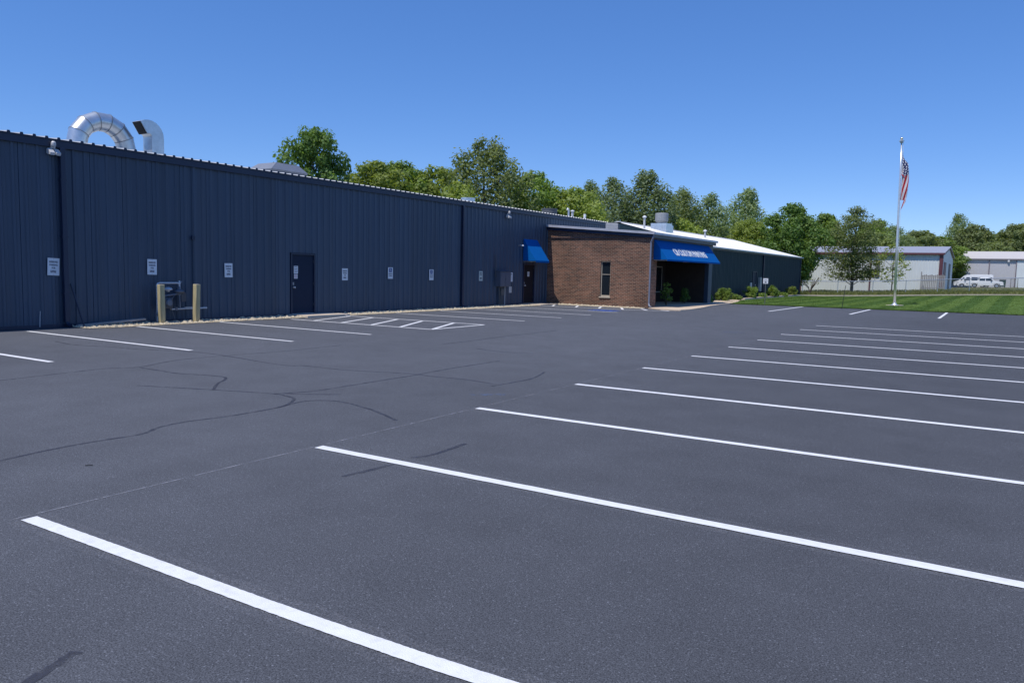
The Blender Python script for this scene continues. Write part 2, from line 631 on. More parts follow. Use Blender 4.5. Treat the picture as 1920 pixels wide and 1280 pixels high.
# crack sealer bands, all read off the pavement
CRACKS = [
[(-7.36, 3.25), (-7.43, 3.66), (-7.45, 4.12), (-7.41, 4.6), (-7.58, 4.93), (-7.62, 5.3), (-7.53, 5.78), (-7.53, 6.5), (-7.71, 6.89), (-7.91, 7.1), (-8.16, 7.17), (-8.39, 7.18), (-9.3, 6.88), (-10.44, 6.44)],
[(-7.53, 6.5), (-7.62, 7.05), (-7.29, 7.3), (-6.7, 7.18), (-6.27, 7.01), (-5.83, 6.79)],
[(-8.39, 7.18), (-8.21, 7.53), (-8.14, 7.8), (-8.14, 8.72), (-8.14, 9.97), (-8.21, 11.11), (-8.19, 12.6)],
[(-8.3, 7.29), (-7.95, 7.49), (-7.65, 7.73)],
[(-9.3, 6.88), (-9.71, 7.25), (-10.25, 7.78), (-11.13, 7.57), (-11.62, 7.58), (-12.19, 7.59)],
[(-12.1, 3.0), (-12.32, 5.48), (-12.42, 6.29), (-12.48, 7.17), (-12.27, 7.61), (-12.68, 8.63), (-12.64, 9.77), (-12.49, 10.97), (-12.54, 12.67)],
[(-17.53, 8.93), (-16.51, 8.81), (-15.73, 9.06), (-14.77, 9.24), (-13.63, 9.63), (-12.69, 9.64), (-10.79, 9.39), (-10.35, 9.58), (-9.41, 9.64), (-8.39, 9.99), (-7.79, 10.0), (-7.18, 10.06), (-6.52, 9.94)],
[(-6.47, 9.72), (-6.43, 10.27), (-6.43, 10.93), (-6.68, 11.76)],
[(-4.56, 5.52), (-4.47, 5.7), (-4.49, 6.31)],
[(-4.59, 4.66), (-4.55, 4.99), (-4.53, 5.23)],
[(-11.08, 14.55), (-11.06, 15.54), (-11.15, 16.72), (-11.2, 18.02), (-11.18, 20.33)],
[(-9.9, 14.26), (-9.18, 14.06), (-8.36, 14.2)],
[(-3.30, 1.45), (-3.38, 1.64), (-3.4, 1.71), (-3.44, 1.80)],
[(-7.36, 3.25), (-7.2, 2.2), (-7.3, 0.5), (-7.1, -2.0)],
]
for i, c in enumerate(CRACKS):
    ribbon(c, 0.048 if i not in (8, 9, 12) else 0.06, 0.002 + 0.00012 * i, 'crack_seal', SEALER, lot, jitter=0.16, seed=i)
ribbon([(-5.60, -1.0), (-5.59, 4), (-5.555, 12), (-5.57, 20), (-5.55, 30.5)], 0.014, 0.0044, 'chalk_line', CHALK, lot, sub=10, jitter=0.1)
ribbon([(-6.25, 8.85), (-6.0, 9.12), (-5.86, 9.2)], 0.14, 0.0041, 'paint_smear', BLUESMEAR, lot, jitter=0.3, seed=4)
ribbon([(-7.2, 24.0), (-6.6, 24.2)], 0.25, 0.0041, 'paint_smear', BLUESMEAR, lot, jitter=0.3, seed=5)

def stripe(a, b, w=0.102, name='parking_stripe', m=None, spray=True, z=0.0066):
    pts = [(a[0] + (b[0] - a[0]) * t, a[1] + (b[1] - a[1]) * t) for t in (0, 0.33, 0.66, 1)]
    if spray:
        ribbon(pts, w * 2.6, z - 0.0016, 'overspray', OVERSPRAY, lot, jitter=0.12, seed=int(a[1] * 50), sub=8)
    return ribbon(pts, w, z, name, m or PAINT, lot, jitter=0.035, seed=int(a[1] * 77), sub=24)

# right row
Y0R, SP = 2.561, 2.74
ribbon([(-5.53, 2.605), (-4.4, 2.61), (-3.2, 2.61), (-2.4, 2.625), (-1.70, 2.655), (0.5, 2.80), (5.4, 3.1)], 0.26, 0.005, 'overspray', OVERSPRAY, lot, jitter=0.1)
ribbon([(-5.53, 2.605), (-4.4, 2.61), (-3.2, 2.61), (-2.4, 2.625), (-1.70, 2.655), (0.5, 2.80), (5.4, 3.1)], 0.104, 0.0066, 'parking_stripe', PAINT, lot, jitter=0.03, sub=34)
for i in range(1, 11):
    y = Y0R + i * SP
    stripe((-5.55, y), (5.4, y), 0.112 if i < 3 else 0.125, spray=(i < 4))
# left row, stall noses at the navy wall
for y, x0, x1 in ((1.55, -20.4, -14.0), (4.29, -20.5, -14.0), (7.03, -20.5, -13.95), (9.77, -20.45, -13.9), (12.51, -20.4, -13.95), (15.25, -20.35, -14.0),
                  (23.36, -20.1, -14.15), (26.2, -20.1, -14.2), (28.95, -20.2, -14.3), (31.95, -20.2, -14.45)):
    stripe((x0, y), (x1, y), 0.115, spray=False)
# hatched aisle
for a, b in (((-19.9, 17.78), (-14.0, 17.82)), ((-20.2, 20.55), (-14.06, 20.66)), ((-14.0, 17.82), (-14.06, 20.66)),
             ((-18.94, 17.9), (-19.85, 20.5)), ((-17.69, 17.9), (-18.75, 20.5)), ((-16.42, 17.9), (-17.6, 20.5)), ((-15.25, 17.9), (-16.5, 20.5)), ((-14.05, 17.95), (-15.2, 20.55))):
    stripe(a, b, 0.115, 'aisle_line', spray=False, z=0.0066 if a[0] != b[0] and abs(a[1] - b[1]) > 2 else 0.0078)
# strip in front of the brick wall
for a, b in (((-20.5, 34.75), (-15.3, 34.75)), ((-15.3, 34.75), (-13.3, 35.4)),
             ((-20.2, 36.5), (-19.4, 34.8)), ((-18.8, 36.5), (-18.05, 34.8)), ((-17.45, 36.5), (-16.75, 34.8)), ((-16.3, 36.5), (-15.45, 34.8)), ((-15.2, 36.5), (-14.3, 35.1)), ((-14.0, 36.1), (-13.3, 35.45))):
    stripe(a, b, 0.115, 'aisle_line', spray=False, z=0.0066 if abs(a[1] - b[1]) > 1 else 0.0078)
MB().box(-16.3, -15.0, 32.6, 33.7, 0.001, 0.0056).build('accessible_marking', faded_mat('worn_blue', (0.06, 0.14, 0.50), .36, .6, 5, amax=.75), lot)
# three short stripes at the lawn edge
for x, y0 in ((-9.8, 40.2), (-6.07, 41.0), (-2.2, 40.9)):
    stripe((x + 0.02, y0), (x - 0.02, 48.6), 0.13, spray=False)
# small litter on the asphalt
MB().tube([(-6.60, 3.58, 0.008), (-6.58, 3.60, 0.010), (-6.56, 3.625, 0.008)], 0.004, 5).build('twig', BLACK, lot)

# walkway at the entrance
walk_poly = [(-15.1, 37.2), (-14.5, 36.6), (-13.6, 36.1), (-13.05, 36.3), (-12.95, 37.2), (-13.2, 40), (-13.7, 43), (-14.0, 46), (-14.2, 48.9), (-14.7, 52), (-15.5, 55.5), (-16.7, 56), (-16.7, 47.7), (-17.95, 47.6), (-17.95, 37.56), (-15.1, 37.56)]
mb = MB()
n = len(walk_poly)
mb.add([(x, y, -0.02) for x, y in walk_poly] + [(x, y, 0.05) for x, y in walk_poly], [tuple(range(n - 1, -1, -1)), tuple(range(n, 2 * n))] + [(i, (i + 1) % n, n + (i + 1) % n, n + i) for i in range(n)])
wk = mb.build('walkway', mat('tan_concrete', (0.64, 0.50, 0.36), .8, var=.12, vscale=2.5, bump=.1, bscale=50))
tag(wk, kind='structure')
wk['label'] = 'tan concrete walkway curving along the entrance'
for y in (40.5, 43, 45.5):
    MB().box(-17.9, -13.3, y, y + 0.012, 0.05, 0.0525).build('control_joint', GREYD, wk)
slab = MB().box(-21.2, -20.1, 18.7, 20.75, -0.02, 0.07).build('door_slab', CONC, bevel=0.01)
tag(slab, kind='structure')
slab['label'] = 'concrete slab at the navy service door'
slab2 = MB().box(-21.2, -20.0, 34.6, 36.5, -0.02, 0.065).build('door_slab', CONC, bevel=0.01)
tag(slab2, kind='structure')
slab2['label'] = 'concrete slab under the small blue awning'

# planting bed and pale edging
bed = MB().add([(-16.8, 50, 0.02), (-15.62, 50, 0.02), (-15.9, 57, 0.02), (-16.1, 65, 0.03), (-16.05, 72, 0.03), (-16.2, 81.5, 0.03), (-16.8, 81.5, 0.03)], [tuple(range(7))]).build('planting_bed', SOIL)
tag(bed, kind='structure')
def raised(pts, w, h, name, m, seed):
    o = ribbon(pts, w, h, name, m, None, zf=terrain, jitter=0.10, seed=seed, sub=8)
    me = o.data
    bm = bmesh.new()
    bm.from_mesh(me)
    r = bmesh.ops.extrude_face_region(bm, geom=list(bm.faces))
    for v in [g for g in r['geom'] if isinstance(g, bmesh.types.BMVert)]:
        v.co.z -= h + .1
    bmesh.ops.recalc_face_normals(bm, faces=bm.faces)
    bm.to_mesh(me)
    bm.free()
    return o
edg = raised(PATH[1:], 0.30, 0.14, 'edging_path', CONC, 3)
tag(edg, kind='structure')
edg['label'] = 'pale gravel edging path along the lawn'

# gravel along the walls: countless stones, one mesh
def stones(name, rects, dens, smin, smax, seed, m, zlift=0.0):
    rnd = random.Random(seed)
    mb = MB()
    for (x0, x1, y0, y1) in rects:
        for k in range(int((x1 - x0) * (y1 - y0) * dens)):
            x, y = rnd.uniform(x0, x1), rnd.uniform(y0, y1)
            s = rnd.uniform(smin, smax) * (1.0 if rnd.random() < 0.85 else 1.7)
            a = rnd.uniform(0, 6.28)
            vs = []
            for (dx, dy, dz) in ((1, 0, .1), (.3, .8, 0), (-.8, .6, .05), (-.9, -.5, 0), (.2, -.9, .1), (0.1, 0.0, .75), (-.35, .1, .7)):
                dx += rnd.uniform(-.25, .25)
                dy += rnd.uniform(-.25, .25)
                vs.append((x + s * (dx * math.cos(a) - dy * math.sin(a)), y + s * (dx * math.sin(a) + dy * math.cos(a)), zlift + s * dz * rnd.uniform(.7, 1.2)))
            mb.add(vs, [(0, 1, 5), (1, 2, 6), (1, 6, 5), (2, 3, 6), (3, 4, 6), (4, 5, 6), (4, 0, 5)])
    return mb.build(name, m)
GRECTS = [(-21.19, -20.22, 11.2, 18.7), (-21.19, -20.16, 20.75, 34.6), (-20.9, -15.3, 36.55, 37.26)]
for i, (x0, x1, y0, y1) in enumerate(GRECTS):
    mb = MB()
    N_ = max(6, int((y1 - y0 + x1 - x0) * 2))
    rnd = random.Random(i)
    if y1 - y0 > x1 - x0:
        for k in range(N_):
            a, b = y0 + (y1 - y0) * k / N_, y0 + (y1 - y0) * (k + 1) / N_
            mb.add([(x0, a, .012), (x1 - rnd.uniform(-.12, .05), a, .012), (x1 - rnd.uniform(-.12, .05), b, .012), (x0, b, .012)], [(0, 1, 2, 3)])
    else:
        mb.box(x0, x1, y0, y1, 0.0, .012)
    g = mb.build('gravel_bed', GRAVB)
    tag(g, kind='structure')
gs = stones('gravel', GRECTS, 260, 0.022, 0.055, 5, GRAV, 0.012)
tag(gs, 'pale limestone gravel strip along the building walls', 'gravel', kind='stuff')

# ------------------------------------------------------------------ ribbed metal panels
def panel_mesh(name, w, z0, z1, m, pitch=0.305, rib=0.030, rw=0.055, minor=True):
    """vertical ribbed wall sheet in the YZ plane facing +X, from y=0 to y=w"""
    prof = [(0.0, 0.0)]
    y = 0.0
    while y < w - 1e-4:
        c = y + pitch / 2
        pts = []
        for dy, dx in ((-rw, 0), (-rw * .55, rib), (rw * .55, rib), (rw, 0)):
            pts.append((c + dy, dx))
        if minor:
            q = y + pitch * .98
            pts += [(q - .014, 0), (q - .004, -.016)]
        for p in pts:
            if p[0] < w - 0.003:
                prof.append(p)
        y += pitch
    prof.append((w, 0.0))
    vs = [(x, yy, z0) for yy, x in prof] + [(x, yy, z1) for yy, x in prof]
    k = len(prof)
    fs = [(i, i + 1, k + i + 1, k + i) for i in range(k - 1)]
    mb = MB().add(vs, fs)
    return mb.mesh(name, m)

def run_panels(parent, xw, y0, y1, z0, z1, m, name='wall_panel', w=0.915, **kw):
    cache = {}
    y = y0
    out = []
    while y < y1 - 0.02:
        ww = min(w, y1 - y)
        key = round(ww, 3)
        if key not in cache:
            cache[key] = panel_mesh(name, ww, z0, z1, m, **kw)
        o = link(name, cache[key], parent, (xw, y, 0))
        out.append(o)
        y += ww
    return out

# ================================================================== navy warehouse
XW = -21.24
EV = 4.95
wh = thing('warehouse', 'long navy ribbed metal warehouse with pale roof edge', 'building', (0, 0, 0))
MB().box(-45, XW - 0.06, 0.05, 46.65, 0, EV - 0.1).build('wall_core', CORE, wh)
run_panels(wh, XW, 0.0, 18.93, 0.02, EV - 0.02, NAVY)
run_panels(wh, XW, 18.93, 20.11, 2.25, EV - 0.02, NAVY, w=1.2)
run_panels(wh, XW, 20.11, 34.78, 0.02, EV - 0.02, NAVY)
run_panels(wh, XW, 34.78, 35.96, 2.17, EV - 0.02, NAVY, w=1.2)
run_panels(wh, XW, 35.96, 46.7, 0.02, EV - 0.02, NAVY)
MB().box(-45, XW - .002, 0.0, 0.05, 0, EV - .05).build('end_wall', NAVY, wh)
MB().prism([(-45, 0.1), (XW - .002, 0.1), (XW - .002, EV - .03), (-33.1, EV + .93), (-45, EV - .03)], 'y', 46.652, 46.70).build('end_wall', NAVY, wh)
# roof: ribbed sheets running up the slope
def roof_panel(w, L, slope, m, over):
    pitch, rib, rw = 0.305, 0.038, 0.045
    prof = [(0, 0)]
    y = 0
    while y < w - 1e-4:
        c = y + pitch / 2
        for dy, dz in ((-rw, 0), (-rw * .4, rib), (rw * .4, rib), (rw, 0)):
            prof.append((c + dy, dz))
        y += pitch
    prof.append((w, 0))
    vs, fs = [], []
    for (xx, zz) in ((over, -over * slope), (-L, L * slope)):
        for yy, dz in prof:
            vs.append((xx, yy, zz + dz))
    k = len(prof)
    for i in range(k - 1):
        fs.append((i, i + 1, k + i + 1, k + i))
    # thin underside so that the sheet has thickness
    o = len(vs)
    for (xx, zz) in ((over, -over * slope), (-L, L * slope)):
        vs += [(xx, 0, zz - .012), (xx, w, zz - .012)]
    fs += [(o, o + 2, o + 3, o + 1)]
    fs.append(tuple(list(range(k)) + [o + 1, o]))
    return MB().add(vs, fs).mesh('roof_panel', m)
rp = roof_panel(0.915, 11.9, 0.0833, ROOFM, 0.10)
cl = MB()
for k in range(3):
    c = .1525 + .305 * k
    cl.prism([(c - .050, -.030), (c + .050, -.030), (c + .026, .041), (c - .026, .041)], 'x', .085, .108)
cl.box(.102, .112, 0.001, .914, -.036, -.012)
cl = cl.mesh('rib_closure', NAVYD)
y = -0.1
while y < 46.5:
    link('rib_closure', cl, link('roof_panel', rp, wh, (XW, y, EV + 0.012)))
    y += 0.915
MB().add([(-33.14, -.1, EV + 1.0), (-33.14, 46.8, EV + 1.0), (-45.1, 46.8, EV), (-45.1, -.1, EV)], [(0, 1, 2, 3)]).build('back_roof', ROOFM, wh)
MB().box(XW + 0.034, XW + 0.085, 0.0, 46.7, EV - 0.21, EV - 0.012).build('eave_trim', NAVYD, wh)
MB().box(XW + 0.033, XW + 0.050, 0.0, 18.9, 0.0, 0.09).build('base_trim', NAVYD, wh)
MB().box(XW + 0.033, XW + 0.050, 20.14, 34.75, 0.0, 0.09).build('base_trim', NAVYD, wh)
for yc, lab in ((11.10, None), (29.22, None)):
    d = MB().box(XW + 0.034, XW + 0.15, yc - 0.065, yc + 0.065, 0.14, EV - 0.215).build('downspout', NAVYD, wh, bevel=0.012)
    MB().tube([(XW + 0.09, yc, 0.16), (XW + 0.13, yc, 0.08), (XW + 0.24, yc + .02, 0.04)], 0.055, 8).build('elbow', NAVYD, d)
    for zz in (0.9, 2.4, 3.9):
        MB().box(XW + 0.033, XW + 0.155, yc - 0.085, yc + 0.085, zz, zz + .03).build('strap', NAVYD, d)
MB().box(XW + 0.031, XW + 0.034, 15.02, 15.045, 0.5, EV - .22).build('seam_strip', NAVY, wh)

def metal_door(parent, y0, y1, z1, m, sticker=True):
    fr = MB()
    fr.box(XW - .05, XW + .045, y0 - .06, y0, 0.02, z1 + .06)
    fr.box(XW - .05, XW + .045, y1, y1 + .06, 0.02, z1 + .06)
    fr.box(XW - .05, XW + .048, y0 - .06, y1 + .06, z1, z1 + .061)
    d = MB().box(XW - .05, XW - .004, y0, y1, 0.07, z1).build('door', m, parent, bevel=0.004)
    fr.build('frame', NAVYD, d)
    MB().lathe((0, 0, 0), [(.028, 0), (.034, .01), (.034, .04), (.012, .045), (.012, .06), (.03, .065), (.032, .09), (.02, .1)], 12).build('handle', GREYL, d, smooth=False)
    h = d.children[-1]
    h.rotation_euler = (0, R(90), 0)
    h.location = (XW - .004, y0 + 0.09, 1.02)
    MB().box(XW - .0045, XW - .001, y0 + .055, y0 + .12, 1.10, 1.20).build('lock_plate', GREYP, d)
    for zz in (0.35, 1.1, 1.9):
        MB().box(XW - .004, XW + .006, y1 - .012, y1 + .008, zz, zz + .1).build('hinge', GREYD, d)
    MB().box(XW - .05, XW + .03, y0, y1, 0.068, 0.084).build('threshold', GREYP, d)
    return d
d1 = metal_door(wh, 19.0, 20.04, 2.18, NAVYDOOR)
d2 = metal_door(wh, 34.85, 35.89, 2.11, mat('black_door', (0.010, 0.011, 0.018), 0.6, spec=0.2))

def board(name, label, cat, y0, z1, w, h, m=SIGNW, group=None):
    """thin sign board on the warehouse wall, screwed to the ribs"""
    t = thing(name, label, cat, (XW + 0.034, y0 + w / 2, z1 - h / 2), group)
    MB().box(0, 0.005, -w / 2, w / 2, -h / 2, h / 2).build('panel', m, t)
    for s in (-1, 1):
        MB().lathe((0, 0, 0), [(.008, 0), (.006, .004)], 8).build('screw', GREYP, t)
        q = t.children[-1]
        q.rotation_euler = (0, R(90), 0)
        q.location = (0.005, 0, s * (h / 2 - .02))
    return t

def face_text(parent, me, y, z, name='lettering', x=0.0062):
    o = link(name, me, parent, (x, y, z))
    o.rotation_euler = (R(90), 0, R(90))
    return o

T_RES = text_mesh('RESERVED', 0.062, 0.0006, INK, 0.0022, 0.80)
T_PARK = text_mesh('PARKING', 0.062, 0.0006, INK, 0.0022, 0.80)
T_FOR = text_mesh('FOR', 0.062, 0.0006, INK, 0.0022, 0.80)

def strokes(wide, high, k, seed):
    """a short heavy word too small to read: a row of dark upright letter-like strokes"""
    rnd = random.Random(seed)
    mb = MB()
    cw = wide / k
    for i in range(k):
        a = -wide / 2 + i * cw
        mb.box(0, .0012, a, a + cw * .3, -high / 2, high / 2)
        mb.box(0, .0012, a + cw * .55, a + cw * .82, -high / 2, high / 2)
        zz = rnd.choice((-.35, 0, .35)) * high
        mb.box(0.0001, .0011, a + cw * .3, a + cw * .55, zz - high * .12, zz + high * .12)
    return mb

def reserved_sign(y0, z1, label, k, seed, tilt=0.0):
    t = board('parking_sign', label, 'sign', y0, z1, 0.305, 0.457, group='reserved parking signs on the navy wall')
    face_text(t, T_RES, 0, 0.125)
    face_text(t, T_PARK, 0, 0.045)
    face_text(t, T_FOR, 0, -0.035)
    o = strokes(0.15, 0.065, k, seed).build('lettering', INK, t)
    o.location = (0.0056, 0, -0.125)
    t.rotation_euler = (tilt, 0, 0)
    return t
reserved_sign(10.67, 1.845, 'white reserved parking sign beside the left downspout', 3, 1, R(-2.5))
reserved_sign(13.49, 1.885, 'white reserved parking sign above the left wooden bollard', 3, 2, R(-1))
reserved_sign(16.17, 1.82, 'white reserved parking sign between gas meter and service door', 4, 3, R(0.5))
reserved_sign(21.46, 1.73, 'white reserved parking sign just right of the navy service door', 3, 4)

def wheelchair(parent, y, z, s, m):
    """accessible parking symbol: head, trunk, seat, leg and wheel ring"""
    mb = MB()
    def P(a, b):
        return (0.0, y + a * s, z + b * s)
    def bar2(a, b, w):
        a, b = Vector(a), Vector(b)
        d = (b - a).normalized()
        nrm = Vector((-d.y, d.x)) * w / 2
        q = [a - nrm, b - nrm, b + nrm, a + nrm]
        vs = [(0, y + p.x * s, z + p.y * s) for p in q] + [(0.0012, y + p.x * s, z + p.y * s) for p in q]
        mb.add(vs, [(0, 1, 2, 3), (4, 5, 6, 7), (0, 1, 5, 4), (1, 2, 6, 5), (2, 3, 7, 6), (3, 0, 4, 7)])
    k = 12
    mb.add([(0.001, y + (-.1 + .11 * math.cos(6.283 * i / k)) * s, z + (.48 + .11 * math.sin(6.283 * i / k)) * s) for i in range(k)], [tuple(range(k))])
    bar2((-.1, .38), (-.08, 0), .13)
    bar2((-.1, .2), (.18, .2), .09)
    bar2((-.08, 0), (.22, 0), .12)
    bar2((.2, .02), (.32, -.42), .11)
    ring = [(-.02 + .32 * math.cos(a), -.15 + .32 * math.sin(a)) for a in [R(110 + 240 * i / 10) for i in range(11)]]
    for a, b in zip(ring, ring[1:]):
        bar2(a, b, .08)
    o = mb.build('symbol', m, parent)
    o.location.x = 0.0058
    return o

def accessible_sign(y0, z1, label):
    t = board('accessible_sign', label, 'sign', y0, z1, 0.305, 0.47, group='accessible parking signs on the navy wall')
    MB().box(0.0052, 0.0058, -.085, .085, 0.035, 0.205).build('symbol_field', INKB, t)
    wheelchair(t, 0, 0.12, 0.12, SIGNW)
    face_text(t, T_RES, 0, -0.03)
    face_text(t, T_PARK, 0, -0.11)
    return t
accessible_sign(24.08, 1.81, 'white accessible parking sign with wheelchair symbol, nearer the service door')
accessible_sign(26.80, 1.76, 'white accessible parking sign with wheelchair symbol, nearer the right downspout')
t = board('parking_sign', 'pale greenish sign with text just left of grey cabinet', 'sign', 30.66, 1.73, 0.305, 0.47, mat('sign_greenish', (0.55, 0.62, 0.58), 0.4, var=0.04))
face_text(t, T_RES, 0, 0.14)
face_text(t, T_PARK, 0, 0.06)
o = strokes(.17, .09, 3, 9).build('lettering', INK, t)
o.location = (0.0056, 0, -.11)
t = board('notice_sign', 'white notice with dark emblem just right of grey cabinet', 'sign', 33.45, 1.69, 0.27, 0.47)
MB().lathe((0, 0, 0), [(.07, 0), (.07, .001)], 6).build('emblem', INK, t)
q = t.children[-1]
q.rotation_euler = (0, R(90), 0)
q.location = (0.0056, 0.01, -.02)
o = strokes(.17, .05, 4, 12).build('lettering', INK, t)
o.location = (0.0056, 0, .15)
t = board('notice_sign', 'small grey plate low on wall under the emblem notice', 'sign', 33.38, 0.97, 0.26, 0.32, GREYL)
# notices stuck on the two doors
def door_notice(y0, z1, w, h, label, red=False, x=XW - 0.003):
    t = thing('door_notice', label, 'notice', (x, y0 + w / 2, z1 - h / 2))
    MB().box(0, .002, -w / 2, w / 2, -h / 2, h / 2).build('sheet', SIGNW, t)
    for k in range(4):
        zz = h / 2 - (k + .7) * h / 4.6
        o = strokes(w * .72, h * .09, 5, k + int(y0 * 10)).build('lettering', INKR if red else INK, t)
        o.location = (.0024, 0, zz)
    return t
door_notice(19.11, 1.78, .19, .27, 'white printed notice taped on navy service door')
door_notice(19.12, 1.49, .16, .16, 'small red and white notice below the printed one on service door', True)
door_notice(35.25, 1.75, .2, .25, 'white notice on black door under the small awning')

# ------------------------------------------------------------------ wall lights
def flood(label, y, z, x=XW + 0.04):
    t = thing('wall_light', label, 'light', (x, y, z), 'floodlights under the warehouse eave')
    MB().box(0, .06, -.06, .06, -.02, .1).build('junction_box', GREYL, t, bevel=.008)
    MB().tube([(.05, 0, .06), (.12, 0, .06), (.14, 0, .0)], .018, 8).build('arm', GREYL, t)
    MB().lathe((.12, -.02, .03), [(.05, 0), (.06, .03), (.06, .09), (.035, .13)], 12).build('photocell', GREYL, t)
    for s in (-1, 1):
        h = MB().prism([(-.02, -.16), (.17, -.20), (.19, -.14), (.05, -.02), (-.02, -.04)], 'y', s * .075 - .062, s * .075 + .062).build('lamp_head', GREYL, t, bevel=.008)
        MB().prism([(.0, -.163), (.165, -.199), (.167, -.204), (.0, -.168)], 'y', s * .075 - .05, s * .075 + .05).build('lens', WHITE, h)
    return t
flood('twin floodlight under the eave beside the left downspout', 10.88, 4.72)
flood('twin floodlight under the eave above the grey cabinet', 33.1, 4.62)
t = thing('wall_light', 'small pale bracket light beside the small blue awning', 'light', (XW + .035, 34.25, 3.1))
MB().tube([(0, 0, 0), (.1, 0, .02), (.22, 0, .01)], .02, 8).build('arm', GREYL, t)
MB().lathe((.22, 0, -.03), [(.09, 0), (.08, .04), (.03, .07)], 14).build('lamp_shade', WHITE, t)

# junction box on the seam
t = thing('junction_box', 'small dark junction box on seam above the right wooden bollard', 'box', (XW + .034, 14.96, 2.52))
MB().box(0, .06, 0, .11, 0, .12).build('box', NAVYD, t, bevel=.006)
MB().tube([(.03, .055, 0), (.03, .055, -2.0)], .010, 6).build('conduit', NAVY, t)

# ------------------------------------------------------------------ grey electrical cabinet
cb = thing('electrical_cabinet', 'grey electrical cabinet on the navy wall with conduits below', 'cabinet', (XW + .034, 32.1, 0))
CABP = mat('cabinet_paint', (0.10, 0.115, 0.15), .5, var=.1)
body = MB().box(0, .30, 0.0, .98, .98, 1.74).build('body', CABP, cb, bevel=.012)
MB().box(.301, .312, .03, .47, 1.01, 1.71).build('door_leaf', CABP, body, bevel=.004)
MB().box(.301, .312, .50, .95, 1.01, 1.71).build('door_leaf', CABP, body, bevel=.004)
MB().box(.312, .335, .455, .475, 1.3, 1.42).build('latch', GREYD, body)
MB().prism([(0, 1.741), (.34, 1.741), (.34, 1.75), (0, 1.80)], 'y', -.02, 1.0).build('rain_hood', CABP, cb)
for yy, rr in ((.25, .03), (.40, .045), (.55, .03), (.78, .022)):
    MB().tube([(.08, yy, .98), (.08, yy, 0.02)], rr, 8).build('conduit', GREYD if yy < .6 else GREYL, cb)
MB().box(.03, .15, .34, .62, .55, .86).build('splice_box', GREYD, cb, bevel=.008)
MB().tube([(.06, -.08, 1.5), (.06, -.08, 2.5), (.03, -.08, 2.55)], .02, 8).build('riser_conduit', GREYD, cb)
MB().tube([(.06, -.08, 1.52), (.06, .02, 1.48)], .02, 8).build('riser_conduit', GREYD, cb)

# ------------------------------------------------------------------ blue awnings
def awning(parent, x0, x1, y0, y1, zt, zb, val=0.10):
    """wedge awning on a wall at x0 projecting to x1 (outer skin with thickness, sides, valance, frame)"""
    th = 0.012
    a = MB()
    a.prism([(x0, zt), (x1, zb), (x1 - th, zb), (x0, zt - th * 2)], 'y', y0, y1)
    o = a.build('awning', BLUE, parent)
    for yy in (y0 - .001, y1 + .001):
        MB().prism([(x0, zt), (x1, zb), (x1, zb - val * .2), (x0, zb - val * .2)], 'y', yy - .005, yy + .005).build('side_cloth', BLUE, o)
    MB().box(x1 - .006, x1 + .004, y0, y1, zb - val, zb - .001).build('valance', BLUE, o)
    for yy in (y0 + .06, (y0 + y1) / 2, y1 - .06):
        MB().tube([(x0, yy, zb - .05), (x1 - .03, yy, zb - .05)], .014, 6).build('frame_tube', GREYL, o)
    MB().tube([(x1 - .03, y0 + .03, zb - .05), (x1 - .03, y1 - .03, zb - .05)], .014, 6).build('frame_tube', GREYL, o)
    return o
aw1 = awning(wh, XW + .036, -20.42, 34.72, 36.12, 3.46, 2.34)
aw1['label'] = 'small blue canvas awning over the black door'

# ================================================================== brick office
bo = thing('brick_office', 'low brown brick office with blue lettered awning', 'building', (0, 0, 0))
BX0, BX1, BY0, BY1 = -21.2, -15.17, 37.3, 47.6
WY0, WY1, WZ0, WZ1 = -17.93, -17.35, 0.52, 2.39
def ztop(x):
    return 4.09 - (x - BX0) * (4.09 - 3.645) / (BX1 - BX0)
# front wall with a window opening
fw_ = MB()
def fpiece(xa, xb, za, zb_a, zb_b):
    fw_.add([(xa, BY0, za), (xb, BY0, za), (xb, BY0, zb_b), (xa, BY0, zb_a), (xa, BY0 + .25, za), (xb, BY0 + .25, za), (xb, BY0 + .25, zb_b), (xa, BY0 + .25, zb_a)],
            [(0, 1, 2, 3), (4, 7, 6, 5), (0, 4, 5, 1), (1, 5, 6, 2), (2, 6, 7, 3), (3, 7, 4, 0)])
fpiece(BX0, WY0, 0, ztop(BX0), ztop(WY0))
fpiece(WY1, BX1, 0, ztop(WY1), ztop(BX1))
fpiece(WY0, WY1, 0, WZ0, WZ0)
fpiece(WY0, WY1, WZ1, ztop(WY0), ztop(WY1))
fw_.build('front_wall', BRICKX, bo)
MB().box(WY0 - .04, WY1 + .04, BY0 - .05, BY0 + .12, WZ0 - .07, WZ0 + .002).build('window_sill', TANP, bo, bevel=.006)
wi = MB()
for (a, b, c, d) in ((WY0, WY0 + .05, WZ0 + .003, WZ1), (WY1 - .05, WY1, WZ0 + .003, WZ1), (WY0 + .05, WY1 - .05, WZ0 + .003, WZ0 + .075), (WY0 + .05, WY1 - .05, WZ1 - .05, WZ1), (WY0 + .05, WY1 - .05, 1.68, 1.71)):
    wi.box(a, b, BY0 + .09, BY0 + .15, c, d)
w_ = wi.build('window', TANP, bo)
MB().box(WY0 + .05, WY1 - .05, BY0 + .118, BY0 + .126, WZ0 + .07, WZ1 - .05).build('pane', GLASS, w_)
MB().box(WY0 + .055, WY1 - .055, BY0 + .16, BY0 + .17, 1.70, WZ1 - .05).build('blind', GREYL, w_)
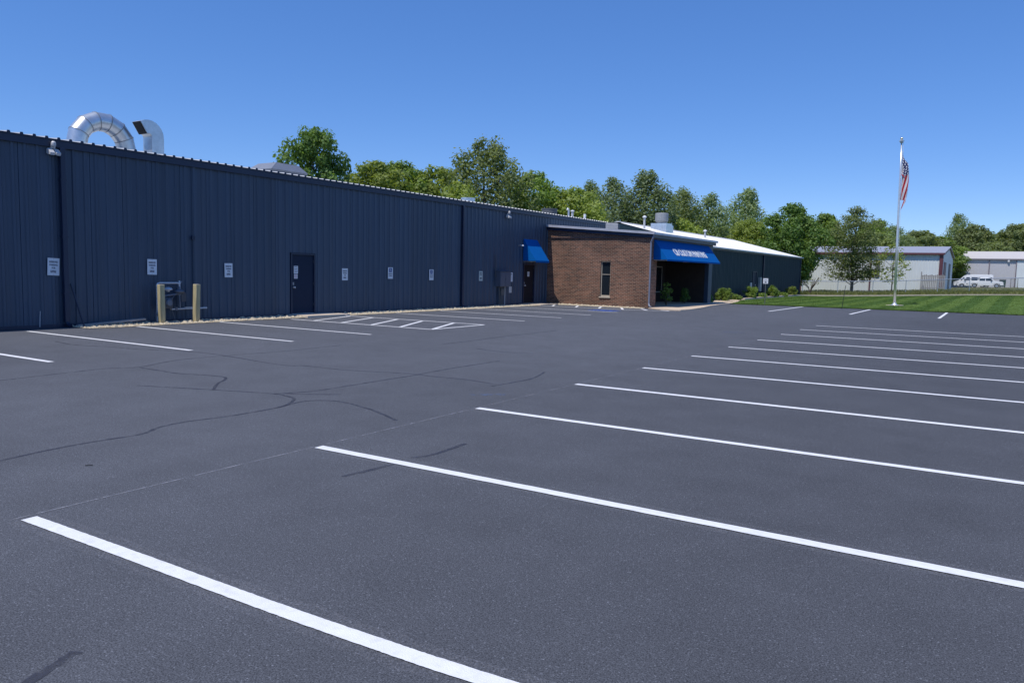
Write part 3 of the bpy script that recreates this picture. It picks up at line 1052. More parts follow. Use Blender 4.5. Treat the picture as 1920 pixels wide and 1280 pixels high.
# side: corner pier, recessed porch, far pier
MB().box(BX1 - .25, BX1, BY0 + .251, 38.3, 0, 3.64).build('corner_pier', BRICKY, bo)
MB().box(BX1 - .25, BX1, 46.95, BY1, 0, 3.64).build('far_pier', mat('pier_siding', (0.035, 0.06, 0.10), .5), bo)
MB().box(BX1 - .245, BX1 - .005, 38.301, 46.949, 2.52, 3.635).build('header', NAVYD, bo)
PORCH_SHADE = mat('porch_shade_tone', (0.050, 0.038, 0.031), .7, var=.2, spec=.2)  # near-black brown: the shade inside the porch is put into the wall colour
MB().box(-18.2, -18.0, BY0 + .251, BY1 - .201, 0, 3.6).build('porch_wall', PORCH_SHADE, bo)
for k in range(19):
    MB().box(-17.998, -17.985, BY0 + .26, BY1 - .21, .12 + k * .15, .245 + k * .15).build('siding_board', PORCH_SHADE, bo)
MB().box(-17.97, BX1 - .26, 38.3, 38.5, 0, 3.6).build('porch_side', PORCH_SHADE, bo)
MB().box(-17.97, BX1 - .26, 46.95, 47.15, 0, 3.6).build('porch_side', PORCH_SHADE, bo)
MB().box(-17.97, BX1 - .25, 38.5, 46.95, 2.9, 2.96).build('porch_ceiling', GREYD, bo)
pd = MB().box(-18.0, -17.93, 42.6, 43.6, .06, 2.2).build('entry_door', GLASS, bo)
fr = MB()
for a, b, c, d in ((42.5, 42.6, .06, 2.3), (43.6, 43.7, .06, 2.3), (42.6, 43.6, 2.2, 2.3)):
    fr.box(-18.0, -17.91, a, b, c, d)
fr.build('frame', GREYD, pd)
MB().tube([(-17.89, 43.45, .9), (-17.89, 43.45, 1.3)], .015, 6).build('handle', GREYL, pd)
for ya, yb in ((39.4, 40.9), (44.5, 46.2)):
    pw = MB().box(-18.0, -17.95, ya, yb, .7, 2.2).build('porch_window', GLASS, bo)
    f2 = MB()
    for a, b, c, d in ((ya - .06, ya, .64, 2.26), (yb, yb + .06, .64, 2.26), (ya, yb, 2.2, 2.26), (ya, yb, .64, .7)):
        f2.box(-18.0, -17.935, a, b, c, d)
    f2.build('frame', TANP, pw)
MB().lathe((-17.8, 43.1, 2.4), [(.07, 0), (.09, .05), (.09, .14), (.03, .18)], 12).build('porch_lamp', WHITE, bo)
MB().box(BX0, BX1 - .26, BY1 - .2, BY1, 0, 3.6).build('back_wall', BRICKX, bo)
# shed roof and fascia
def sl(x, dz=0):
    return 4.32 - (x - BX0) * (4.32 - 3.89) / (BX1 - BX0) + dz
MB().prism([(BX0, sl(BX0)), (BX1 + .19, sl(BX1 + .19)), (BX1 + .19, sl(BX1 + .19) - .03), (BX0, sl(BX0) - .03)], 'y', BY0 - .16, BY1 + .1).build('roof', GREYL, bo)
MB().prism([(BX0, sl(BX0) - .031), (BX1 + .17, sl(BX1 + .17) - .031), (BX1 + .17, 3.62), (BX0, 4.07)], 'y', BY0 - .10, BY0 - .07).build('fascia', NAVYD, bo)
MB().prism([(BX0, sl(BX0, .035)), (BX1 + .28, sl(BX1 + .28, .035)), (BX1 + .28, sl(BX1 + .28, -.085)), (BX0, sl(BX0, -.085))], 'y', BY0 - .22, BY0 - .165).build('gutter', mat('gutter_grey', (0.42, 0.43, 0.48), .4), bo)
MB().box(BX1 + .001, BX1 + .17, BY0 - .068, BY1 + .05, 3.62, 3.64).build('soffit', NAVYD, bo)
MB().box(BX1 + .14, BX1 + .17, BY0 - .069, BY1 + .05, 3.60, 3.82).build('fascia', NAVYD, bo)
MB().box(BX1 + .195, BX1 + .29, BY0 - .16, BY1 + .05, 3.78, 3.895).build('gutter', ROOFW, bo)
MB().box(BX0 - .001, BX1 + .07, BY0 - .069, BY0 - .002, ztop(BX1) - .02, ztop(BX1)).build('soffit', NAVYD, bo)
dsb = MB()
dsb.tube([(BX1 + .23, BY0 - .10, 3.80), (BX1 + .18, BY0 - .10, 3.6), (BX1 + .06, BY0 - .04, 3.4), (BX1 + .06, BY0 - .04, .25), (BX1 + .12, BY0 - .10, .12), (BX1 + .25, BY0 - .2, .09)], .045, 8)
dsb.build('downspout', mat('downspout_grey', (0.20, 0.22, 0.28), .4), bo)
MB().tube([(-16.5, 50.1, 3.6), (-16.5, 50.1, .6), (-16.46, 50.1, .2)], .05, 8).build('downspout', WHITE, bo)
aw2 = awning(bo, BX1 + .005, -14.40, 37.8, 46.7, 3.56, 2.54, .08)
aw2['label'] = 'long blue canvas awning with white company lettering'
tm = text_mesh('CB CUSTOM PAINTING', 0.60, 0.004, WHITE, 0.030, 0.85)
lt = link('lettering', tm, aw2)
# lay the lettering on the awning slope
p_top, p_bot = Vector((BX1 + .005, 0, 3.56)), Vector((-14.40, 0, 2.54))
dn = (p_bot - p_top).normalized()
nx = Vector((0, 1, 0))
ny = -dn
nz_ = nx.cross(ny)
if nz_.x < 0:
    nz_ = -nz_
mid = p_top.lerp(p_bot, 0.60) + Vector((0, 42.2, 0)) + nz_ * 0.008
lt.matrix_local = Matrix.Translation(mid) @ Matrix((nx, ny, nz_)).transposed().to_4x4()

# rooftop condenser on the office
ac = thing('condenser_unit', 'grey louvred air conditioning condenser on the brick office roof', 'air conditioner', (-18.85, 40.5, sl(-18.85) + .002), rz=R(25))
b_ = MB().box(-.33, .33, -.33, .33, .05, .44).build('cabinet', GREYP, ac, bevel=.02)
for k in range(7):
    z = .08 + k * .05
    lv = MB()
    for a in range(4):
        lv.box(-.345, .345, -.352, -.332, z, z + .022)
        break
    lv.box(.332, .352, -.345, .345, z, z + .022)
    lv.build('louvre', GREYL, b_)
MB().lathe((0, 0, .441), [(.29, 0), (.29, .03), (.25, .05), (.05, .055)], 20).build('fan_guard', GREYD, ac)
MB().box(-.36, .36, -.36, .36, 0, .049).build('base', GREYD, ac)

# ================================================================== teal rear building
TX, TY0, TY1, TE = -16.8, 47.62, 81.0, 3.72
RX, RZ = -23.7, 5.46
tb = thing('rear_building', 'dark teal metal building with bright white low gable roof', 'building', (0, 0, 0))
MB().prism([(TX - .06, 0), (TX - .06, TE - .05), (RX, RZ - .08), (-30.6, TE - .05), (-30.6, 0)], 'y', 51.95, TY1 - .06).build('wall_core', CORE, tb)
MB().box(-30, TX - .06, 47.7, 51.9, 0, 3.45).build('link_core', CORE, tb)
MB().box(-30, TX + .1, 47.65, 51.9, 3.452, 3.52).build('link_roof', GREYL, tb)
MB().prism([(TX - .02, 0), (TX - .02, TE), (RX, RZ - .03), (-30.6, TE), (-30.6, 0)], 'y', 51.902, 51.948).build('end_wall', TEAL, tb)
run_panels(tb, TX, TY0, 51.9, 0.02, 3.45, TEAL, rib=.022)
run_panels(tb, TX, 51.9, 63.2, 0.02, TE, TEAL, rib=.022)
run_panels(tb, TX, 63.2, 64.4, 2.16, TE, TEAL, rib=.022, w=1.2)
run_panels(tb, TX, 64.4, TY1, 0.02, TE, TEAL, rib=.022)
MB().prism([(TX - .02, 0), (TX - .02, TE), (RX, RZ - .03), (-30.6, TE), (-30.6, 0)], 'y', TY1 - .05, TY1).build('end_wall', TEAL, tb)
MB().box(TX - .05, TX + .06, TY1 - .1, TY1 + .04, 0, TE).build('corner_trim', NAVYD, tb)
MB().box(TX + .023, TX + .06, 51.9, TY1 - .1, TE - .16, TE - .01).build('eave_trim', NAVYD, tb)
slp = (RZ - TE) / (TX - RX)
def roofsheet(w):
    k = roof_panel(w, (TX - RX), slp, ROOFW, 0.16)
    return k
rs = roofsheet(.915)
y = 51.9
while y < TY1 - .3:
    link('roof_panel', rs, tb, (TX, y, TE + .03))
    y += .915
MB().add([(RX, 51.9, RZ + .04), (RX, TY1 + .05, RZ + .04), (-30.8, TY1 + .05, TE), (-30.8, 51.9, TE)], [(0, 1, 2, 3)]).build('back_roof', ROOFW, tb)
MB().prism([(RX - .25, RZ + .03), (RX, RZ + .10), (RX + .25, RZ + .03)], 'y', 51.85, TY1 + .06).build('ridge_cap', ROOFW, tb)
MB().box(TX + .16, TX + .26, 51.85, TY1 + .05, TE - .07, TE + .02).build('gutter', ROOFW, tb)
MB().box(TX + .024, TX + .13, 66.2, 66.34, .1, TE - .17).build('downspout', NAVYD, tb)
dd = MB().box(TX - .05, TX + .0, 63.26, 64.34, .05, 2.12).build('door', NAVYDOOR, tb)
fr = MB()
for a, b, c, d in ((63.2, 63.26, .03, 2.16), (64.34, 64.4, .03, 2.16), (63.26, 64.34, 2.12, 2.16)):
    fr.box(TX - .05, TX + .05, a, b, c, d)
fr.build('frame', NAVYD, dd)
MB().box(TX + .001, TX + .02, 64.1, 64.25, 1.0, 1.1).build('handle', GREYL, dd)
MB().box(TX + .024, TX + .20, 64.9, 65.5, .55, 1.7).build('meter_box', GREYP, tb, bevel=.01)
MB().box(TX + .024, TX + .12, 62.4, 62.75, .6, 1.25).build('meter_box', GREYL, tb, bevel=.01)

# ================================================================== things on the roofs
def roof_z(x):
    return EV + .012 + (XW - x) * .0833
# big inverted-U duct: gored round duct
t = thing('exhaust_duct', 'large arched galvanised duct looping over the warehouse roof', 'duct', (0, 0, 0))
XD = -24.0
yc, rad, zc, tr = 13.84, 0.80, 5.33, 0.285
pts = [(XD, yc - rad, roof_z(XD) - .05), (XD, yc - rad, zc - .12)]
angs = [180 - 180 * k / 7 for k in range(8)]
arc = []
for a in angs:
    rr = rad / math.cos(R(180 / 14)) if 0 < a < 180 else rad
    arc.append((XD, yc + rad * math.cos(R(a)), zc + rad * math.sin(R(a)) * 1.0))
for i in range(len(arc) - 1):
    g = MB()
    A, B = Vector(arc[i]), Vector(arc[i + 1])
    g.tube([A, A.lerp(B, .5), B], tr, 28, cap=False)
    # mitre: put each end ring on the bisecting plane
    nseg = 28
    vs = [Vector(v) for v in g.v]
    d = (B - A).normalized()
    for (ring, P, ang) in ((0, A, angs[i]), (2, B, angs[i + 1])):
        pn = Vector((0, math.sin(R(ang)), -math.cos(R(ang))))
        for k in range(nseg):
            v = vs[ring * nseg + k]
            tt = (P - v).dot(pn) / d.dot(pn)
            vs[ring * nseg + k] = v + d * tt
    g.v = [tuple(v) for v in vs]
    g.build('gore_segment', GALV, t, smooth=True)
    if i:
        pn = Vector((0, math.sin(R(angs[i])), -math.cos(R(angs[i]))))
        MB().tube([A - pn * .010, A + pn * .010], tr + .014, 28, cap=False).build('seam_band', mat('seam_metal', (0.30, 0.31, 0.32), .45, metal=.6), t, smooth=True)
for s in (-1, 1):
    MB().tube([(XD, yc + s * rad, roof_z(XD) - .04), (XD, yc + s * rad, zc)], tr, 28, cap=False).build('riser', GALV, t, smooth=True)
    MB().tube([(XD, yc + s * rad, roof_z(XD) + .02), (XD, yc + s * rad, roof_z(XD) + .10)], tr + .05, 20).build('flange', GALV, t)
# goose-neck rectangular duct
t = thing('gooseneck_duct', 'rectangular galvanised gooseneck vent beside the arched duct', 'duct', (0, 0, 0))
XG, YG = -23.6, 15.30
out, inn = [], []
cy, cz, ro, ri = YG - .28, 5.82, .52, .10
for k in range(0, 9):
    a = R(0 + 122 * k / 8)
    out.append((cy + ro * math.cos(a), cz + ro * math.sin(a)))
    inn.append((cy + ri * math.cos(a), cz + ri * math.sin(a)))
for i in range(8):
    MB().prism([inn[i], out[i], out[i + 1], inn[i + 1]], 'x', XG - .24, XG + .24).build('elbow_segment', GALV, t)
MB().prism([(cy + ri, roof_z(XG) - .04), (cy + ro, roof_z(XG) - .04), (cy + ro, cz), (cy + ri, cz)], 'x', XG - .24, XG + .24).build('riser', GALV, t)
a = R(122)
e0, e1 = inn[-1], out[-1]
dv = (-math.sin(a) * .02, math.cos(a) * .02)
MB().prism([(e0[0] + dv[0] * .1, e0[1] + dv[1] * .1), (e1[0] + dv[0] * .1, e1[1] + dv[1] * .1), (e1[0] + dv[0], e1[1] + dv[1]), (e0[0] + dv[0], e0[1] + dv[1])], 'x', XG - .20, XG + .20).build('opening', BLACK, t)
MB().box(XG - .3, XG + .3, cy + ri - .06, cy + ro + .06, roof_z(XG) - .03, roof_z(XG) + .06).build('flange', GALV, t)
# hipped intake hood
t = thing('roof_hood', 'grey sheet metal hipped hood low on the warehouse roof', 'vent', (-23.8, 20.62, roof_z(-23.8)))
mb = MB()
mb.add([(-.6, -.85, .05), (.6, -.85, .05), (.6, .85, .05), (-.6, .85, .05), (-.7, -.9, .20), (.7, -.9, .20), (.7, .9, .20), (-.7, .9, .20), (-.5, -.5, .48), (.5, -.5, .48), (.5, .6, .48), (-.5, .6, .48)],
       [(0, 3, 2, 1), (0, 1, 5, 4), (1, 2, 6, 5), (2, 3, 7, 6), (3, 0, 4, 7), (4, 5, 9, 8), (5, 6, 10, 9), (6, 7, 11, 10), (7, 4, 8, 11), (8, 9, 10, 11)])
mb.build('hood', mat('hood_grey', (0.24, 0.26, 0.30), .5, metal=.2), t)
MB().box(-.55, .55, -.8, .8, -.06, .049).build('curb', GALV, t)
# cylinders, pipes
def drum(name, label, cat, x, y, z, r, h, m, cap=True, group=None):
    t = thing(name, label, cat, (x, y, z), group)
    MB().lathe((0, 0, 0), [(r, -.1), (r, h * .86), (r * 1.05, h * .88), (r * 1.05, h)], 24).build('drum', m, t)
    MB().lathe((0, 0, 0), [(r * 1.25, -.1), (r * 1.25, .06)], 24).build('flange', m, t)
    if cap:
        MB().lathe((0, 0, h), [(r * .9, 0), (r * .9, .02), (r * .2, .07)], 24).build('cap', m, t)
    return t
drum('roof_vent', 'small galvanised round vent on the roof above right downspout', 'vent', -23.6, 33.0, roof_z(-23.6), .36, .34, GALV, False)
drum('roof_vent', 'short dark grey round vent on the roof left of white pipes', 'vent', -22.8, 40.2, roof_z(-22.8), .46, .40, GREYD, False)
t = thing('vent_pipe', 'white vent pipe with hooked top on the roof', 'pipe', (-22.6, 42.25, roof_z(-22.6)))
MB().tube([(0, 0, -.1), (0, 0, .46), (0, -.03, .55), (0, -.12, .58), (0, -.18, .50)], .055, 10).build('pipe', WHITE, t)
MB().lathe((0, 0, 0), [(.11, -.05), (.09, .05), (.06, .10)], 12).build('boot', GREYD, t)
t = thing('vent_pipe', 'grey vent pipe with flat cap next to the hooked one', 'pipe', (-22.6, 42.75, roof_z(-22.6)))
MB().tube([(0, 0, -.1), (0, 0, .46)], .075, 10).build('pipe', GREYL, t)
MB().lathe((0, 0, .46), [(.13, 0), (.13, .03), (.03, .08)], 12).build('cap', WHITE, t)
t = thing('vent_pipe', 'plain stubby white vent pipe near the roof end', 'pipe', (-22.4, 44.05, roof_z(-22.4)))
MB().tube([(0, 0, -.1), (0, 0, .40)], .08, 12).build('pipe', WHITE, t)
MB().lathe((0, 0, 0), [(.13, -.05), (.11, .04), (.085, .08)], 12).build('boot', GREYD, t)
def troof(x):
    return TE + .03 + (TX - x) * slp
t = thing('exhaust_fan', 'upblast exhaust fan drum on a pale curb on white roof', 'vent', (-22.0, 56.2, troof(-22.0)))
MB().box(-.62, .62, -.62, .62, -.35, .56).build('curb', GALV, t)
MB().box(-.3, .3, .62, 1.75, -.3, .50).build('side_duct', GALV, t)
MB().lathe((0, 0, .56), [(.30, 0), (.34, .05), (.44, .14), (.50, .22), (.50, .74), (.46, .78)], 24).build('fan_drum', GREYP, t)
MB().lathe((0, 0, 1.345), [(.40, 0), (.36, .01)], 24).build('damper', GREYD, t)
t = thing('roof_stack', 'slim white capped stack on roof left of exhaust fan', 'pipe', (-21.8, 52.35, troof(-21.8)))
MB().tube([(0, 0, -.1), (0, 0, .84)], .075, 10).build('pipe', GREYL, t)
MB().lathe((0, 0, .80), [(.15, 0), (.15, .06), (.04, .14)], 14).build('cap', WHITE, t)
t = thing('roof_stack', 'slim white capped stack on roof near the awning end', 'pipe', (-21.8, 66.0, troof(-21.8)))
MB().tube([(0, 0, -.1), (0, 0, .60)], .08, 10).build('pipe', GREYL, t)
MB().lathe((0, 0, .56), [(.17, 0), (.17, .06), (.04, .14)], 14).build('cap', WHITE, t)

# ================================================================== foreground wall things
def bollard(label, x, y, h, rz, lean):
    t = thing('wooden_bollard', label, 'bollard', (x, y, 0), 'wooden bollards guarding the gas meter')
    t.rotation_euler = (lean[0], lean[1], rz)
    mb = MB()
    w = .078
    mb.box(-w, w, -w, w, -.1, h)
    o = mb.build('post', WOOD, t, bevel=.014)
    MB().box(-w * .9, w * .9, -w * .9, w * .9, h, h + .004).build('end_grain', LOOSE, t)
    return t
bollard('wooden bollard post left of the gas meter', -20.64, 13.55, 1.15, R(-4), (R(1.2), R(1.5)))
bollard('wooden bollard post right of the gas meter', -20.62, 14.68, 1.16, R(5), (R(-.5), R(2)))
gm = thing('gas_meter', 'grey gas meter with looping pipes between wooden bollards', 'gas meter', (-20.98, 14.1, 0))
PIPE = mat('meter_pipe', (0.16, 0.18, 0.22), .4, metal=.2, var=.25)
PIPEL = mat('meter_pipe_pale', (0.55, 0.57, 0.60), .4, metal=.2, var=.15)
def pipe(pts, r, name='pipe', m=PIPE):
    return MB().tube(pts, r, 8).build(name, m, gm)
pipe([(0, -.46, .0), (0, -.46, 1.12), (0, -.44, 1.17), (0, -.38, 1.19), (0, .20, 1.19), (0, .26, 1.17), (0, .28, 1.11), (0, .28, .80)], .028, m=PIPEL)
MB().lathe((0, .28, .80), [(.04, 0), (.045, .06), (.13, .10), (.15, .13), (.13, .16), (.05, .2), (.04, .28)], 16).build('regulator', PIPE, gm)
MB().lathe((0, .28, 1.14), [(.03, 0), (.035, .06), (.02, .12)], 10).build('relief_cap', PIPEL, gm)
pipe([(0, .28, 1.14), (.0, .36, 1.24)], .018)
pipe([(0, -.28, .80), (0, .24, .86)], .03)
body = MB().box(-.11, .11, -.32, .0, .42, .76).build('meter_body', mat('meter_case', (0.07, 0.08, 0.10), .5), gm, bevel=.05)
MB().lathe((0, 0, 0), [(.10, 0), (.11, .03), (.08, .06)], 16).build('meter_dial', PIPE, body)
q = body.children[-1]
q.rotation_euler = (0, R(90), 0)
q.location = (.11, -.16, .60)
pipe([(0, -.25, .80), (0, -.25, .92), (0, -.46, .95)], .024)
pipe([(0, -.03, .46), (0, -.03, .42), (0, .0, .40), (0, 1.22, .41), (-.18, 1.25, .42)], .026, m=PIPEL)
MB().lathe((0, .15, .36), [(.05, 0), (.055, .1)], 10).build('valve', PIPE, gm)
MB().box(-.02, .02, .45, .7, .43, .455).build('valve_handle', GREYL, gm)
pipe([(0, .28, .80), (0, .28, .42)], .028)
MB().lathe((0, -.46, .22), [(.055, 0), (.06, .05), (.05, .1)], 10).build('valve', PIPE, gm)
MB().tube([(.02, .18, .92), (.05, -.1, .62), (.02, .1, .1)], .008, 6).build('tube', PIPE, gm)
MB().lathe((.02, -.12, .93), [(.05, 0), (.06, .03), (.12, .05), (.13, .08), (.11, .11), (.04, .14)], 16).build('regulator', PIPEL, gm)
MB().box(-.02, .02, -.30, -.05, .985, 1.01).build('valve_handle', PIPEL, gm)
MB().box(-.06, .06, .30, .46, .62, .9).build('index_box', mat('meter_dark', (0.08, 0.09, 0.11), .5), gm, bevel=.01)

t = tag(MB().box(-.9, .9, -.07, .07, 0, .05).build('loose_board', LOOSE, bevel=.006), 'weathered grey board lying on gravel near the left downspout', 'board')
t.location = (-20.88, 12.2, .075)
t.rotation_euler = (R(3), R(-4), R(80))
t = thing('leaning_rod', 'thin dark rod leaning against wall beside left downspout', 'rod', (-20.95, 11.45, .02))
MB().tube([(0, 0, 0), (-.20, -.22, 1.15)], .024, 8).build('rod', NAVYD, t)
MB().box(-.05, .05, -.05, .05, -.01, .015).build('foot', NAVYD, t)
t = tag(MB().tube([(XW + .05, 10.42, .03), (XW + .055, 10.44, .45)], .009, 6).build('ground_wire', GREYL), 'thin pale ground wire at wall foot left of downspout', 'wire')

# ================================================================== flagpole and flag
fp = thing('flagpole', 'tall tapered aluminium flagpole standing on the lawn edge', 'flagpole', (-5.65, 56.6, lawn_z(-5.65, 56.6)))
fp.rotation_euler = (0, R(-1.2), 0)
MB().tube([(0, 0, 0), (0, 0, 4), (0, 0, 8), (0, 0, 10.6)], [.085, .075, .055, .04], 16).build('pole', ALU, fp, smooth=True)
MB().lathe((0, 0, 0), [(.26, 0), (.24, .03), (.15, .06), (.11, .12), (.09, .16)], 20).build('flash_collar', ALU, fp)
MB().lathe((0, 0, -.03), [(.55, 0), (.55, .045)], 24).build('footing', CONC, fp)
MB().lathe((0, 0, 10.55), [(.05, 0), (.10, .03), (.10, .10), (.16, .13), (.16, .15), (.04, .17), (.03, .22)], 14).build('truck', GREYL, fp)
MB().lathe((0, 0, 10.74), [(.02, 0), (.06, .02), (.085, .06), (.095, .1), (.085, .14), (.05, .18), (.01, .195)], 14).build('ball', GOLD, fp, smooth=True)
MB().tube([(.11, 0, 10.6), (.12, -.02, 6), (.11, -.01, 1.2)], .008, 5).build('halyard', WHITE, fp)
MB().box(.07, .12, -.05, .05, 1.15, 1.25).build('cleat', GREYL, fp)

def flag_mat():
    m, t, b = nt('flag_cloth')
    N, L = t.nodes, t.links
    uv = N.new('ShaderNodeUVMap')
    sx = N.new('ShaderNodeSeparateXYZ')
    L.new(uv.outputs[0], sx.inputs[0])
    def math_(op, a, bb=None):
        q = N.new('ShaderNodeMath')
        q.operation = op
        for i, w in enumerate((a, bb)):
            if w is None:
                continue
            if isinstance(w, (int, float)):
                q.inputs[i].default_value = w
            else:
                L.new(w, q.inputs[i])
        return q.outputs[0]
    u, v = sx.outputs['X'], sx.outputs['Y']
    st = math_('MODULO', math_('FLOOR', math_('MULTIPLY', v, 13)), 2.0)
    mx = N.new('ShaderNodeMix')
    mx.data_type = 'RGBA'
    L.new(st, mx.inputs[0])
    mx.inputs[6].default_value = (0.34, 0.008, 0.02, 1)
    mx.inputs[7].default_value = (0.58, 0.56, 0.58, 1)
    # canton with white stars (cells)
    cv = math_('MULTIPLY', math_('LESS_THAN', u, 0.40), math_('GREATER_THAN', v, 6 / 13))
    fu = math_('SUBTRACT', math_('FRACT', math_('MULTIPLY', u, 15)), .5)
    fv = math_('SUBTRACT', math_('FRACT', math_('MULTIPLY', v, 9.3)), .5)
    d = math_('ADD', math_('MULTIPLY', fu, fu), math_('MULTIPLY', fv, fv))
    star = math_('LESS_THAN', d, .075)
    c2 = N.new('ShaderNodeMix')
    c2.data_type = 'RGBA'
    L.new(star, c2.inputs[0])
    c2.inputs[6].default_value = (0.018, 0.025, 0.11, 1)
    c2.inputs[7].default_value = (0.75, 0.75, 0.76, 1)
    m2 = N.new('ShaderNodeMix')
    m2.data_type = 'RGBA'
    L.new(cv, m2.inputs[0])
    L.new(mx.outputs[2], m2.inputs[6])
    L.new(c2.outputs[2], m2.inputs[7])
    L.new(m2.outputs[2], b.inputs['Base Color'])
    b.inputs['Roughness'].default_value = .8
    return m

def make_flag():
    """limp flag: hoist edge on the halyard, the fly sagging down in pleats"""
    NU, NV = 60, 40
    H, Ld = 1.55, 2.75
    vs, uvs = [], []
    for j in range(NV + 1):
        v = j / NV                                   # 0 bottom stripe .. 1 top stripe (hoist)
        for i in range(NU + 1):
            u = i / NU
            z = -(1 - v) * H * (1 - .25 * u) - u * Ld * (0.98 - .12 * math.sin(v * 5))
            dz = min(1.0, -z / 4.3)
            env = .09 + .37 * math.sin(math.pi * min(1, dz ** .85 * .97)) ** .8
            ph = (1 - v) * 8.5 + u * 2.6
            free = min(1, u * 6)
            x = .02 + free * env * (.52 + .48 * math.sin(ph - 1.2))
            y = free * (.13 * math.cos(ph) + .03 * math.sin(u * 11 + v * 3))
            vs.append((x, y, z))
            uvs.append((u, v))
    fs = []
    k = NU + 1
    for j in range(NV):
        for i in range(NU):
            fs.append((j * k + i, j * k + i + 1, (j + 1) * k + i + 1, (j + 1) * k + i))
    me = bpy.data.meshes.new('flag')
    me.from_pydata(vs, [], fs)
    l = me.uv_layers.new(name='UVMap')
    for lp in me.loops:
        l.data[lp.index].uv = uvs[lp.vertex_index]
    for p in me.polygons:
        p.use_smooth = True
    me.materials.append(flag_mat())
    return me
fo = thing('flag', 'limp American flag hanging against the flagpole', 'flag', (-5.77, 56.56, 10.1))
link('cloth', make_flag(), fo)
MB().tube([(0.0, 0, 0.02), (0.0, 0, -1.78)], .012, 6).build('hoist_rope', WHITE, fo)

# small post sign and stake at lawn edge
t = thing('post_sign', 'small white sign on thin dark post at lawn edge', 'sign', (-12.15, 48.9, 0))
MB().bar((0, 0, -.1), (-.02, 0, 1.66), .035, .035).build('post', GREYD, t)
MB().box(-.16, .14, -.035, -.028, 1.33, 1.66).build('panel', SIGNW, t)
o = strokes(.18, .05, 4, 3).build('lettering', INK, t)
o.rotation_euler = (0, 0, R(-90))
o.location = (-.01, -.0355, 1.55)
MB().box(-.07, .05, -.037, -.0352, 1.38, 1.46).build('emblem', INK, t)
t = thing('metal_stake', 'thin dark metal stake leaning at lawn edge near flagpole', 'stake', (-7.48, 47.6, 0))
MB().bar((0, 0, -.1), (.14, .02, 1.36), .05, .03).build('stake', mat('stake_dark', (0.02, 0.03, 0.02), .6), t)
MB().box(-.05, .05, -.05, .05, -.05, .012).build('foot', GREYD, t)

# ================================================================== trees
def leaf_cloud(name, centers, per, size, m, rng, flat=1.0, squash=1.0):
    """leaf faces around cluster centres [(x,y,z,r)]"""
    P, Nn, SZ, TI = [], [], [], []
    for (x, y, z, r) in centers:
        k = max(6, int(per * (r / 0.8) ** 2))
        d = rng.normal(size=(k, 3))
        d /= np.linalg.norm(d, axis=1)[:, None]
        rad = r * (0.45 + 0.6 * rng.random(k)) 
        p = np.array([x, y, z]) + d * rad[:, None] * np.array([1, 1, squash])
        P.append(p)
        nn = d * 1.0 + rng.normal(size=(k, 3)) * 0.55 + np.array([0, 0, .45])
        Nn.append(nn / np.linalg.norm(nn, axis=1)[:, None])
        SZ.append(size * (0.6 + 0.8 * rng.random(k)))
        TI.append(np.clip(rng.normal(0.5, .22, k) + rng.normal(0, .14), 0, 1))
    P, Nn, SZ, TI = map(np.concatenate, (P, Nn, SZ, TI))
    n = len(P)
    a = rng.normal(size=(n, 3))
    U = np.cross(Nn, a)
    U /= np.linalg.norm(U, axis=1)[:, None] + 1e-9
    V = np.cross(Nn, U)
    s = SZ[:, None]
    verts = np.stack([P - U * s * .5, P + V * s * .32 + U * s * .05, P + U * s * .5, P - V * s * .32 + U * s * .05], axis=1).reshape(-1, 3)
    me = bpy.data.meshes.new(name)
    me.vertices.add(4 * n)
    me.vertices.foreach_set('co', verts.astype(np.float32).ravel())
    me.loops.add(4 * n)
    me.loops.foreach_set('vertex_index', np.arange(4 * n, dtype=np.int32))
    me.polygons.add(n)
    me.polygons.foreach_set('loop_start', np.arange(0, 4 * n, 4, dtype=np.int32))
    me.polygons.foreach_set('loop_total', np.full(n, 4, dtype=np.int32))
    at = me.attributes.new('tint', 'FLOAT', 'FACE')
    at.data.foreach_set('value', TI.astype(np.float32))
    me.update()
    me.validate()
    me.materials.append(m)
    return me

